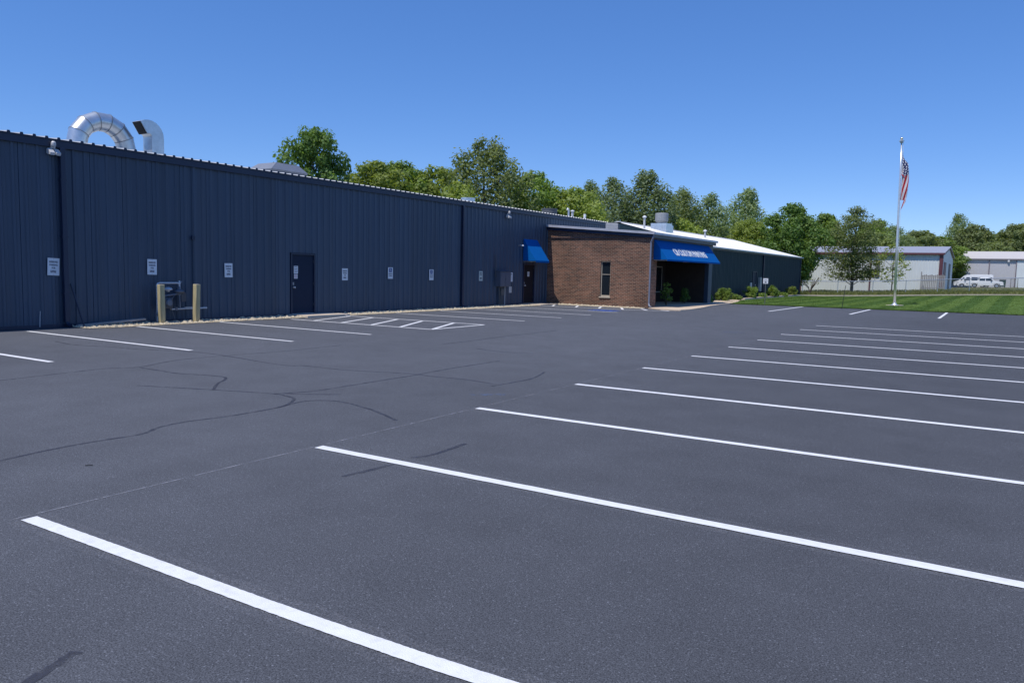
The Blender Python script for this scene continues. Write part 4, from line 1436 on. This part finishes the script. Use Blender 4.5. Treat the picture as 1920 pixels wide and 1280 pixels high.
def tree_proto(seed, H, W, z0, ncl, per, size, rcl, m, shape='round', trunk_r=.16, squash=.85, limbs=16, z1=0.98):
    rng = np.random.default_rng(seed)
    rnd = random.Random(seed)
    cs = []
    tries = 0
    while len(cs) < ncl and tries < ncl * 40:
        tries += 1
        t = rng.random()
        z = H * (z0 + (z1 - z0) * t)
        if shape == 'round':
            rr = W * math.sqrt(max(0.02, 1 - abs(2 * t - .85) ** 2.2 / (1.15 ** 2.2)))
        elif shape == 'upright':
            rr = W * (0.80 + .25 * math.sin(3 * t)) * (1 - max(0, t - .55) ** 1.6 / .34)
        elif shape == 'bush':
            rr = W * (1 - t ** 2 * .75)
        else:
            rr = W * (1 - .6 * abs(2 * t - .7))
        a = rng.random() * 6.283
        lump = 0.86 + .55 * noise.noise(Vector((seed * 7.3 + math.cos(a) * 1.3, seed + math.sin(a) * 1.3, t * 3.2)))
        q = math.sqrt(rng.random()) * .35 + .65 * rng.random() ** .5
        r = rr * q * lump
        cr = rcl * (.65 + .7 * rng.random()) * (0.75 if t > .85 else 1)
        cs.append((r * math.cos(a), r * math.sin(a), z, cr))
    crown = leaf_cloud('crown', cs, per, size, m, rng, squash=squash)
    mb = MB()
    bend = [(rnd.uniform(-.12, .12) * H * .15, rnd.uniform(-.12, .12) * H * .15) for _ in range(5)]
    tp = [(0, 0, -.3)] + [(bend[i][0] * (i + 1) / 5, bend[i][1] * (i + 1) / 5, H * (.16 + .165 * i)) for i in range(5)]
    mb.tube(tp, [trunk_r * 1.3, trunk_r, trunk_r * .8, trunk_r * .6, trunk_r * .4, trunk_r * .18], 8)
    for c in rnd.sample(cs, min(limbs, len(cs))):
        zb = max(H * .12, min(c[2] - H * .10, H * .8)) * rnd.uniform(.75, 1)
        f = zb / H
        i = min(4, max(0, int((f - .16) / .165)))
        bx, by = bend[i][0] * (i + 1) / 5, bend[i][1] * (i + 1) / 5
        mid = ((bx + c[0]) / 2 + rnd.uniform(-.2, .2), (by + c[1]) / 2 + rnd.uniform(-.2, .2), zb * .45 + c[2] * .55)
        mb.tube([(bx, by, zb), mid, (c[0], c[1], c[2])], [trunk_r * .38 * (1.1 - f), trunk_r * .24, trunk_r * .06], 5, cap=False)
    return crown, mb.mesh('trunk', BARK, smooth=True), H

LF_DARK = leaf_mat('leaf_dark', (0.083, 0.160, 0.037), (0.176, 0.264, 0.068), .40)
LF_MID = leaf_mat('leaf_mid', (0.138, 0.220, 0.046), (0.253, 0.341, 0.086), .42)
LF_LITE = leaf_mat('leaf_light', (0.193, 0.264, 0.053), (0.341, 0.402, 0.105), .42)
LF_OLIV = leaf_mat('leaf_olive', (0.160, 0.209, 0.077), (0.281, 0.330, 0.138), .40)
LF_GREY = leaf_mat('leaf_greygreen', (0.149, 0.215, 0.101), (0.303, 0.369, 0.198), .42)
LF_YEL = leaf_mat('leaf_yellowgreen', (0.13, 0.21, 0.04), (0.26, 0.35, 0.075), .42)

PR = {
 'oak':    tree_proto(11, 12, 4.4, .20, 190, 95, .30, .85, LF_DARK, 'round', .24),
 'oak2':   tree_proto(12, 12, 4.8, .12, 210, 95, .30, .85, LF_MID, 'round', .24),
 'lite':   tree_proto(13, 11, 4.8, .06, 210, 95, .30, .85, LF_LITE, 'round', .2),
 'olive':  tree_proto(14, 13, 4.9, .08, 260, 90, .24, .75, LF_OLIV, 'upright', .22, squash=1.3),
 'poplar': tree_proto(15, 13, 4.2, .05, 230, 85, .26, .72, LF_GREY, 'upright', .2, squash=1.5),
 'poplar2': tree_proto(16, 13, 4.0, .05, 230, 85, .26, .72, LF_GREY, 'upright', .2, squash=1.6),
 'maple':  tree_proto(17, 10, 4.2, .12, 260, 95, .28, .78, LF_DARK, 'round', .24),
 'wood':   tree_proto(18, 11, 5.2, .03, 200, 90, .38, 1.05, LF_MID, 'round', .2),
 'wood2':  tree_proto(19, 11, 5.4, .03, 200, 90, .38, 1.05, LF_OLIV, 'round', .2),
 'locust': tree_proto(20, 10.2, 3.0, .18, 210, 90, .18, .68, LF_OLIV, 'upright', .13, squash=.8, limbs=40),
 'sapling': tree_proto(21, 5.8, 1.7, .26, 44, 70, .20, .50, LF_LITE, 'round', .055, limbs=20),
 'scrub':  tree_proto(22, 6.5, 4.0, .02, 130, 80, .30, .90, LF_LITE, 'bush', .1),
}
def tree(kind, x, y, top, label, width=None, group='woodland trees behind the buildings', zb=None, rz=None, name='tree'):
    crown, trunk, H = PR[kind]
    z = terrain(x, y) if zb is None else zb
    s = (top - z) / (H * 1.03)
    w = s if width is None else width
    t = thing(name, label, 'tree', (x, y, z), group)
    t.rotation_euler = (0, 0, (x * 1.7 + y * 2.3) % 6.28 if rz is None else rz)
    t.scale = (w, w, s)
    link('trunk', trunk, t)
    link('crown', crown, t)
    return t
tree('oak', -50.7, 47.7, 14.0, 'dark green tree standing alone right of the roof hood', .86)
tree('lite', -52.3, 57.4, 12.4, 'light green tree just right of the lone dark tree', 1.2)
tree('oak2', -53.5, 62.6, 13.0, 'rounded mid green tree left of the tall olive tree', 1.1)
tree('lite', -50.3, 64.6, 12.7, 'pale green tree adjoining the tall olive tree on its left', 1.15)
tree('scrub', -42.2, 57.4, 9.6, 'low pale scrubby tree in front of the tall olive tree', 1.0)
tree('olive', -43.2, 63.2, 14.9, 'tall wide olive tree, tallest behind the right downspout', 1.25)
tree('oak2', -41.6, 69.9, 12.2, 'bright rounded tree just right of the tall olive tree', 1.0)
tree('lite', -37.9, 72.2, 10.8, 'yellowish green tree above the white vent pipes', 1.1)
tree('poplar2', -40.0, 80.3, 12.4, 'spiky topped tree rising behind the yellowish tree', .75)
tree('poplar', -41.0, 88.2, 13.6, 'grey green poplar left of the exhaust fan', 1.15)
tree('poplar2', -37.6, 90.4, 14.6, 'grey green poplar, tallest above the exhaust fan', 1.3)
tree('olive', -35.5, 97.6, 13.2, 'olive poplar right of the tallest poplar', 1.05)
tree('poplar', -32.3, 99.5, 12.4, 'grey green poplar right of the exhaust fan', 1.15)
tree('poplar2', -29.8, 107.2, 13.9, 'pointed poplar left of the dark maple', 1.1)
tree('lite', -26.2, 96.4, 9.0, 'low yellow green tree in front of pointed poplar', .9)
tree('scrub', -33.6, 92.5, 8.6, 'scrubby light tree under the poplars', 1.15)
tree('scrub', -40.0, 76.5, 8.4, 'scrubby light tree right of the bright rounded tree', 1.1)
tree('wood', -45.5, 75.0, 9.5, 'mid green woodland tree behind the bright rounded tree', .95)
tree('wood2', -39.5, 95.0, 9.8, 'olive woodland tree behind the left poplar', 1.0)
tree('wood', -35.0, 106.0, 9.5, 'mid green woodland tree behind the middle poplars', 1.0)
tree('wood', -55.0, 69.0, 10.0, 'mid green woodland tree behind the pale tree', 1.0)
tree('maple', -20.3, 92.6, 10.3, 'dense dark maple overhanging the end of the rear building', 1.0)
tree('wood', -25.2, 139.0, 12.6, 'woodland tree rising behind grey shed, right of the dark maple', .95)
tree('wood2', -27.5, 128.0, 10.8, 'woodland tree tucked behind the dark maple', 1.0)
tree('locust', -14.5, 98.3, 10.4, 'airy locust tree standing before the grey shed', 1.25, 'young trees along the fence')
tree('sapling', -10.2, 98.2, 5.9, 'small light green sapling before the shed, behind the flagpole', 1.25, 'young trees along the fence')
W_ = 'woodland trees behind the grey sheds'
tree('wood', -20.4, 166.3, 13.2, 'mid green woodland tree behind shed, right of the locust', 1.2, W_)
tree('poplar', -16.6, 160.0, 11.8, 'grey green woodland tree right behind the flagpole', 1.1, W_)
tree('wood2', -13.2, 170.0, 11.4, 'olive woodland tree behind shed, just right of flagpole', 1.2, W_)
tree('wood', -10.0, 174.0, 10.4, 'low mid green woodland tree above the shed roof end', 1.2, W_)
tree('wood2', -19.0, 150.0, 10.0, 'olive woodland tree low behind the shed roof', 1.2, W_)
tree('poplar', -8.0, 198.0, 16.6, 'tall grey green tree left in the clump above the white van', 1.3, W_)
tree('wood2', -4.6, 194.0, 13.8, 'paler olive tree right in the clump above the white van', 1.1, W_)
tree('wood', -0.4, 208.0, 12.6, 'mid green woodland tree right of the clump above the van', 1.3, W_)
tree('wood2', 3.4, 204.0, 14.6, 'olive woodland tree at the right edge of view', 1.2, W_)
tree('wood', 9.5, 208.0, 14.6, 'mid green woodland tree beyond right edge of view', 1.3, W_)
tree('wood2', -1.8, 190.0, 10.0, 'low olive tree behind the second shed roof', 1.2, W_)
tree('wood', -6.6, 183.0, 8.6, 'low mid green tree between the two sheds', 1.1, W_)

# shrubs along the rear building
def shrub(x, y, h, w, label, m, seed, group='shrubs along the rear building', size=.095):
    rng = np.random.default_rng(seed)
    cs = []
    for k in range(46):
        t = rng.random()
        a = rng.random() * 6.283
        r = w / 2 * math.sqrt(max(0, 1 - (t - .35) ** 2 * 1.6)) * rng.random() ** .5 * .85
        cs.append((r * math.cos(a), r * math.sin(a), h * (.15 + .68 * t), .15 * (w / 1.2)))
    t_ = thing('shrub', label, 'shrub', (x, y, 0.02), group)
    link('foliage', leaf_cloud('foliage', cs, 900, size, m, rng), t_)
    mb = MB()
    for c in cs[:9]:
        mb.tube([(0, 0, -.05), (c[0] * .5, c[1] * .5, c[2] * .5), c[:3]], [.022, .015, .006], 5, cap=False)
    mb.build('stems', BARK, t_)
    return t_
shrub(-15.95, 52.9, 1.02, 1.35, 'yellow green shrub nearest the awning end', LF_YEL, 31)
shrub(-15.95, 60.0, 1.04, 1.35, 'yellow green shrub below the rear door', LF_YEL, 32)
shrub(-15.95, 66.7, 1.10, 1.35, 'yellow green shrub behind the small post sign', LF_YEL, 33)
shrub(-16.0, 73.8, .95, 1.25, 'yellow green shrub nearest the end of rear building', LF_LITE, 34)
for i, (y, nm) in enumerate(((56.0, 'first'), (63.2, 'second'), (70.5, 'third'))):
    shrub(-15.95, y, .42, .9, ['low groundcover plant between awning-end shrub and next shrub', 'low groundcover plant between the two middle shrubs', 'low groundcover plant between the two farthest shrubs'][i], LF_MID, 40 + i, 'low plants along the rear building', .1)
shrub(-15.55, 40.9, 1.55, .75, 'tall dark upright shrub under the long awning', LF_DARK, 36, 'shrubs at the entrance')
shrub(-15.6, 48.4, .55, .9, 'low dark shrub at the far end of the long awning', LF_DARK, 37, 'shrubs at the entrance')
shrub(-16.0, 45.2, 1.1, .8, 'dark shrub in the shade of the porch', LF_DARK, 38, 'shrubs at the entrance')
# bare little ornamental
t = thing('bare_shrub', 'sparse crooked bare shrub by the fence near the rear building', 'shrub', (-16.0, 82.2, .03))
rnd = random.Random(8)
mb = MB()
for k in range(9):
    a = rnd.uniform(0, 6.28)
    l = rnd.uniform(.5, 1.1)
    p1 = (math.cos(a) * .15, math.sin(a) * .15, rnd.uniform(.5, .8))
    p2 = (math.cos(a) * l, math.sin(a) * l * .5, rnd.uniform(1.2, 1.75))
    p3 = (p2[0] + rnd.uniform(-.4, .4), p2[1], p2[2] + rnd.uniform(-.3, .25))
    mb.tube([(0, 0, -.1), p1, p2, p3], [.05, .04, .025, .01], 5, cap=False)
mb.build('branches', BARK, t)
cs = [(rnd.uniform(-1, 1), rnd.uniform(-.4, .4), rnd.uniform(1.0, 1.7), .18) for _ in range(14)]
link('foliage', leaf_cloud('foliage', cs, 160, .12, LF_OLIV, np.random.default_rng(9)), t)

# ------------------------------------------------------------------ chain-link fence
FP = [(-17.1, 83.9), (-14.0, 85.9), (-10.9, 87.8), (-8.0, 89.65), (-5.2, 91.4), (-2.4, 93.2), (2.5, 96.2), (7.0, 99.0), (12, 102)]
fence = thing('chain_link_fence', 'chain link fence with pale top rail beyond the lawn', 'fence', (0, 0, 0))
def fz(p):
    return terrain(*p)
FH = [1.40, 1.42, 1.46, 1.50, 1.54, 1.58, 1.62, 1.62, 1.62]
for p, h in zip(FP, FH):
    MB().tube([(p[0], p[1], fz(p) - .1), (p[0], p[1], fz(p) + h + .06)], .033, 8).build('post', GALV, fence)
for (p, q, h, g) in zip(FP, FP[1:], FH, FH[1:]):
    MB().tube([(p[0], p[1], fz(p) + h), (q[0], q[1], fz(q) + g)], .036, 8).build('top_rail', ALU, fence)
mb = MB()
for (p, q, h, g) in zip(FP, FP[1:], FH, FH[1:]):
    L_ = math.hypot(q[0] - p[0], q[1] - p[1])
    n = int(L_ / .16)
    a, b = Vector((p[0], p[1], fz(p))), Vector((q[0], q[1], fz(q)))
    hh = (h + g) / 2
    m_ = int(hh / .16)
    for i in range(-m_, n + 1):
        for s in (1, -1):
            i0, i1 = max(i, 0), min(i + m_, n)
            if i1 <= i0:
                continue
            z0, z1 = (i0 - i) * hh / m_, (i1 - i) * hh / m_
            if s < 0:
                z0, z1 = hh - z0, hh - z1
            P0, P1 = a.lerp(b, i0 / n), a.lerp(b, i1 / n)
            mb.bar((P0.x, P0.y, P0.z + z0), (P1.x, P1.y, P1.z + z1), .004, .004)
tag(mb.build('wire_mesh', GALV, fence), kind='stuff')

# rough grass along the fence and lawn texture: blades nobody could count
def blades(name, pts, h0, h1, m, seed, per=7, spread=.12):
    rng = np.random.default_rng(seed)
    P = np.repeat(np.array(pts), per, axis=0)
    n = len(P)
    P[:, :2] += rng.normal(0, spread, (n, 2))
    ang = rng.random(n) * 6.283
    h = h0 + (h1 - h0) * rng.random(n) ** 1.5
    w = h * .16 + .006
    lean = rng.normal(0, .35, (n, 2)) * h[:, None]
    d = np.stack([np.cos(ang), np.sin(ang), np.zeros(n)], 1)
    A = P - d * w[:, None]
    B = P + d * w[:, None]
    T = P + np.stack([lean[:, 0], lean[:, 1], h], 1)
    v = np.stack([A, B, T], 1).reshape(-1, 3)
    me = bpy.data.meshes.new(name)
    me.vertices.add(3 * n)
    me.vertices.foreach_set('co', v.astype(np.float32).ravel())
    me.loops.add(3 * n)
    me.loops.foreach_set('vertex_index', np.arange(3 * n, dtype=np.int32))
    me.polygons.add(n)
    me.polygons.foreach_set('loop_start', np.arange(0, 3 * n, 3, dtype=np.int32))
    me.polygons.foreach_set('loop_total', np.full(n, 3, dtype=np.int32))
    at = me.attributes.new('tint', 'FLOAT', 'FACE')
    at.data.foreach_set('value', rng.random(n).astype(np.float32))
    me.update()
    me.validate()
    me.materials.append(m)
    return link(name, me)
rnd = random.Random(21)
GR_ROUGH = leaf_mat('grass_rough', (0.12, 0.155, 0.035), (0.26, 0.25, 0.09), .3)
pts = []
for (p, q) in zip(FP, FP[1:]):
    for k in range(900):
        t_ = rnd.random()
        off = rnd.gauss(0.2, .9)
        x, y = p[0] + (q[0] - p[0]) * t_ + off * .5, p[1] + (q[1] - p[1]) * t_ - off * .85
        pts.append((x, y, terrain(x, y) - .03))
for k in range(9000):
    x, y = rnd.uniform(-19, 14), rnd.uniform(78, 104)
    if y > path_y(max(-15.2, x)) + .3:
        pts.append((x, y, terrain(x, y) - .03))
tag(blades('rough_grass', pts, .10, .42, GR_ROUGH, 3), 'tall rough grass along the chain link fence', 'grass', kind='stuff')
pts = []
for k in range(2600):
    x = rnd.uniform(-14, 12)
    y = edge_y(x) + abs(rnd.gauss(0, .18))
    pts.append((x, y, terrain(x, y) + .02))
GR_LAWN = leaf_mat('grass_lawn', (0.035, 0.08, 0.015), (0.08, 0.14, 0.03), .2)
for k in range(26000):
    x = rnd.uniform(-15.4, 10)
    y = rnd.uniform(edge_y(x), path_y(x) - .2)
    pts.append((x, y, terrain(x, y) + .02))
tag(blades('lawn_grass', pts, .02, .06, LAWN, 4, per=6, spread=.1), 'short mown grass blades of the lawn', 'grass', kind='stuff')

# ================================================================== grey sheds behind
def shed(label, x0, x1, y0, y1, z0, ze, zr, wm, rm, seams, yr=None, trim=MAROON):
    t = thing('grey_shed', label, 'building', (0, 0, 0))
    yr = (y0 + y1) / 2 if yr is None else yr
    MB().prism([(y0 + .06, -.5), (y1, -.5), (y1, ze), (yr, zr), (y0 + .06, ze)], 'x', x0, x1 - .06).build('wall_core', CORE, t)
    # front: panel by panel
    w = 1.22
    n = int((x1 - x0) / w)
    pm = None
    for i in range(n):
        if pm is None:
            base = panel_mesh('wall_panel', w, -.3, ze, wm, rib=.02)
            for v in base.vertices:
                v.co = (v.co.y, -v.co.x, v.co.z)
            base.flip_normals()
            pm = base
        link('wall_panel', pm, t, (x1 - (i + 1) * w, y0, 0))
    MB().prism([(y0, -.3), (y1, -.3), (y1, ze), (yr, zr), (y0, ze)], 'x', x1 - .05, x1).build('gable_wall', wm, t)
    # roof
    MB().prism([(y0 - .25, ze + .02), (yr, zr + .06), (yr, zr + .12), (y0 - .25, ze + .10)], 'x', x0, x1 + .2).build('roof', rm, t)
    MB().prism([(yr, zr + .06), (y1 + .2, ze + .02), (y1 + .2, ze + .10), (yr, zr + .12)], 'x', x0, x1 + .2).build('roof', rm, t)
    MB().box(x0, x1 + .15, y0 - .34, y0 - .252, ze - .16, ze + .04).build('eave_trim', trim, t)
    MB().prism([(y0 - .25, ze - .15), (yr, zr - .12), (yr, zr + .055), (y0 - .25, ze + .015)], 'x', x1 + .15, x1 + .19).build('rake_trim', trim, t)
    MB().prism([(yr, zr - .12), (y1 + .2, ze - .15), (y1 + .2, ze + .015), (yr, zr + .055)], 'x', x1 + .15, x1 + .19).build('rake_trim', trim, t)
    for xs in seams:
        MB().box(xs - .08, xs + .08, y0 - .14, y0 - .022, -.3, ze - .16).build('downspout', trim, t)
    return t
s1 = shed('long pale grey metal shed with maroon trim behind the fence', -36, -5.6, 104.7, 128.5, .2, 4.95, 6.1, SHEDW, SHEDR, (-21.6, -13.4), trim=MAROON)
MB().box(-5.95, -5.55, 104.55, 104.69, -.3, 4.8).build('corner_trim', MAROON, s1)
MB().box(-5.597, -5.55, 107.0, 111.5, .1, 4.0).build('overhead_door', MAROON, s1)
MB().box(-5.597, -5.54, 118.0, 122.0, .1, 4.0).build('overhead_door', GREYD, s1)
wd = MB().box(-12.85, -12.35, 104.60, 104.69, 2.0, 4.1).build('window', GREYD, s1)
MB().box(-12.75, -12.45, 104.58, 104.60, 3.7, 4.05).build('lamp', mat('yellow_lamp', (0.6, 0.55, 0.25), .5), wd)
s2 = shed('low warm grey shed behind the parked vans', -12.0, 24.0, 172, 190, .5, 6.0, 7.6, SHEDP, SHEDC, (-1.45, 2.85, 8.5), trim=mat('grey_trim', (0.22, 0.19, 0.21), .5))
MB().box(2.95, 24, 171.9, 171.97, -.2, 5.75).build('pale_wall_section', SHEDW, s2)
MB().lathe((1.6, 171.8, 5.45), [(.12, 0), (.2, .05), (.2, .3), (.06, .4)], 10).build('wall_lamp', WHITE, s2)

# slatted gate by the shed corner
t = thing('slatted_gate', 'weathered grey slatted wooden gate against the shed corner', 'gate', (-7.6, 103.9, terrain(-7.6, 103.9)))
for k in range(13):
    MB().box(k * .19, k * .19 + .13, -.015, .015, .05, 1.95 + .05 * ((k * 7) % 3)).build('slat', LOOSE, t)
for zz in (.4, 1.2, 1.8):
    MB().box(-.05, 2.42, .016, .05, zz, zz + .09).build('rail', LOOSE, t)
MB().box(-.14, -.03, -.05, .05, -.1, 2.35).build('post', LOOSE, t)

# ------------------------------------------------------------------ vehicles by the second shed
CARW = mat('vehicle_white', (0.80, 0.80, 0.79), .22, var=.03, coat=.5)
CARTRIM = mat('vehicle_trim', (0.03, 0.03, 0.035), .5)
RIM = mat('wheel_rim', (0.5, 0.5, 0.52), .3, metal=.7)
def wheel(parent, x, y, r, s):
    w = MB().tube([(x, y, r), (x, y + s * .22, r)], r, 18).build('wheel', BLACK, parent)
    MB().tube([(x, y - s * .012, r), (x, y - s * .001, r)], r * .62, 14).build('rim', RIM, w)
    return w
def body_from_profile(prof, w, taper_z, tw):
    """side outline extruded across y with the upper body drawn in (tumblehome)"""
    mb = MB()
    n = len(prof)
    zt = max(p[1] for p in prof)
    def yy(z):
        return w / 2 - tw * max(0, (z - taper_z) / (zt - taper_z)) if z > taper_z else w / 2
    vs = [(x, -yy(z), z) for x, z in prof] + [(x, yy(z), z) for x, z in prof]
    fs = [tuple(range(n)), tuple(range(2 * n - 1, n - 1, -1))]
    fs += [(i, n + i, n + (i + 1) % n, (i + 1) % n) for i in range(n)]
    mb.add(vs, fs)
    return mb, yy
def van(label, x, y):
    t = thing('passenger_van', label, 'van', (x, y, terrain(x, y) - .03), 'white vans parked by the second shed')
    # nose to -X
    prof = [(-2.95, .38), (-3.0, .75), (-2.9, 1.08), (-2.2, 1.32), (-1.35, 2.22), (-.9, 2.45), (0, 2.52), (2.7, 2.50), (2.95, 2.38), (3.02, 1.2), (3.02, .42), (2.5, .34), (2.35, .62), (1.95, .74), (1.55, .62), (1.4, .34), (-1.55, .34), (-1.7, .62), (-2.1, .74), (-2.5, .62), (-2.65, .34)]
    mb, yy = body_from_profile(prof, 2.05, 1.1, .16)
    b = mb.build('body', CARW, t, bevel=.03)
    def sidepane(poly, name='window', parent=b):
        for s in (-1, 1):
            g = MB()
            vs = [(px, s * (yy(pz) + .004), pz) for px, pz in poly] + [(px, s * (yy(pz) - .02), pz) for px, pz in poly]
            k = len(poly)
            g.add(vs, [tuple(range(k)), tuple(range(2 * k - 1, k - 1, -1))] + [(i, (i + 1) % k, k + (i + 1) % k, k + i) for i in range(k)])
            g.build(name, GLASS, parent)
    sidepane([(-1.85, 1.36), (-.85, 1.36), (-.85, 1.98), (-1.38, 1.98)])
    sidepane([(-.6, 1.36), (.45, 1.36), (.45, 2.0), (-.6, 2.0)])
    sidepane([(.55, 1.36), (1.65, 1.36), (1.65, 2.0), (.55, 2.0)])
    sidepane([(1.75, 1.36), (2.8, 1.36), (2.8, 2.0), (1.75, 2.0)])
    MB().add([(-2.17, -.85, 1.37), (-2.17, .85, 1.37), (-1.40, .80, 2.18), (-1.40, -.80, 2.18), (-2.14, -.85, 1.33), (-2.14, .85, 1.33), (-1.37, .80, 2.14), (-1.37, -.80, 2.14)], [(0, 1, 2, 3), (4, 7, 6, 5), (0, 4, 5, 1), (1, 5, 6, 2), (2, 6, 7, 3), (3, 7, 4, 0)]).build('windscreen', GLASS, b)
    MB().box(-3.03, -2.93, -.7, .7, .62, .98).build('grille', CARTRIM, b)
    for s in (-1, 1):
        MB().box(-2.99, -2.7, s * .98 - .06, s * .98 + .06, .85, 1.12).build('headlight', GREYL, b, bevel=.02)
        MB().box(-1.75, -1.55, s * 1.14 - .09, s * 1.14 + .09, 1.4, 1.7).build('mirror', CARTRIM, b)
        MB().box(-1.4, 1.3, s * 1.028 - .008, s * 1.028 + .008, .62, .74).build('side_moulding', CARTRIM, b)
        MB().box(2.96, 3.035, s * .92 - .06, s * .92 + .06, 1.0, 1.5).build('tail_light', mat('tail_red', (0.35, .02, .02), .3), b)
    t.scale = (.94, .94, .94)
    for wx in (-2.1, 1.95):
        wheel(t, wx, -.98, .36, 1)
        wheel(t, wx, .98, .36, -1)
    MB().box(-3.05, -2.85, -.95, .95, .36, .55).build('bumper', CARTRIM, t)
    return t
van('white high roof passenger van parked behind the pickup', -3.4, 163.0)
van('white van mostly hidden behind the other passenger van', -4.1, 168.0)
pk = thing('pickup_truck', 'white pickup truck parked in front of the passenger van', 'pickup', (-1.7, 158.6, terrain(-1.7, 158.6) - .03))
prof = [(2.62, .48), (2.66, .95), (2.45, 1.12), (1.35, 1.20), (.72, 1.72), (.35, 1.80), (-.75, 1.78), (-1.0, 1.68), (-1.08, 1.16), (-2.65, 1.14), (-2.7, .6), (-2.2, .45), (-2.05, .72), (-1.62, .86), (-1.2, .72), (-1.05, .42), (1.1, .42), (1.25, .72), (1.68, .86), (2.1, .72), (2.25, .45)]
mb, yy = body_from_profile(prof, 1.9, 1.1, .18)
b = mb.build('body', CARW, pk, bevel=.025)
for poly in ([(.02, 1.2), (1.2, 1.2), (.68, 1.66), (.02, 1.68)], [(-.95, 1.2), (-.08, 1.2), (-.08, 1.68), (-.90, 1.64)]):
    for s in (-1, 1):
        g = MB()
        k = len(poly)
        g.add([(px, s * (yy(pz) + .004), pz) for px, pz in poly] + [(px, s * (yy(pz) - .02), pz) for px, pz in poly], [tuple(range(k)), tuple(range(2 * k - 1, k - 1, -1))] + [(i, (i + 1) % k, k + (i + 1) % k, k + i) for i in range(k)])
        g.build('window', GLASS, b)
MB().box(-2.6, -1.15, -.80, .80, 1.10, 1.146).build('bed_floor', CARTRIM, b)
for s in (-1, 1):
    MB().box(2.5, 2.67, s * .75 - .12, s * .75 + .12, .78, .98).build('headlight', GREYL, b, bevel=.02)
    MB().box(.75, .95, s * 1.02 - .08, s * 1.02 + .08, 1.2, 1.38).build('mirror', CARTRIM, b)
MB().box(2.55, 2.74, -.9, .9, .48, .66).build('bumper', GREYL, pk)
for wx in (-1.62, 1.68):
    wheel(pk, wx, -.90, .37, 1)
    wheel(pk, wx, .90, .37, -1)
# bins and pallets beside the vehicles
t = thing('refuse_bin', 'dark green refuse bin standing right of the pickup', 'bin', (.85, 164.0, terrain(.85, 164)))
MB().prism([(-.45, .12), (.45, .12), (.52, 1.3), (-.52, 1.3)], 'y', -.45, .45).build('tub', GREENBIN, t, bevel=.03)
MB().prism([(-.56, 1.31), (.56, 1.31), (.5, 1.42), (-.5, 1.42)], 'y', -.5, .5).build('lid', GREYD, t)
for sx_ in (-.35, .35):
    MB().tube([(sx_, -.3, .1), (sx_, .3, .1)], .1, 10).build('wheel', BLACK, t)
t = thing('pallet_stack', 'stack of dark wooden pallets near the right shed wall', 'pallets', (2.6, 165.0, terrain(2.6, 165)))
PALW = mat('pallet_wood', (0.13, 0.10, 0.085), .85, var=.25)
for k in range(11):
    z = k * .145
    pm = MB()
    for sx_ in (-.55, 0, .5):
        pm.box(sx_, sx_ + .09, -.5, .5, z + .022, z + .11)
    for j in range(6):
        pm.box(-.6, .6, -.5 + j * .18, -.5 + j * .18 + .11, z + .111, z + .13)
    o = pm.build('pallet', PALW, t)
    o.rotation_euler = (0, 0, rnd.uniform(-.05, .05))
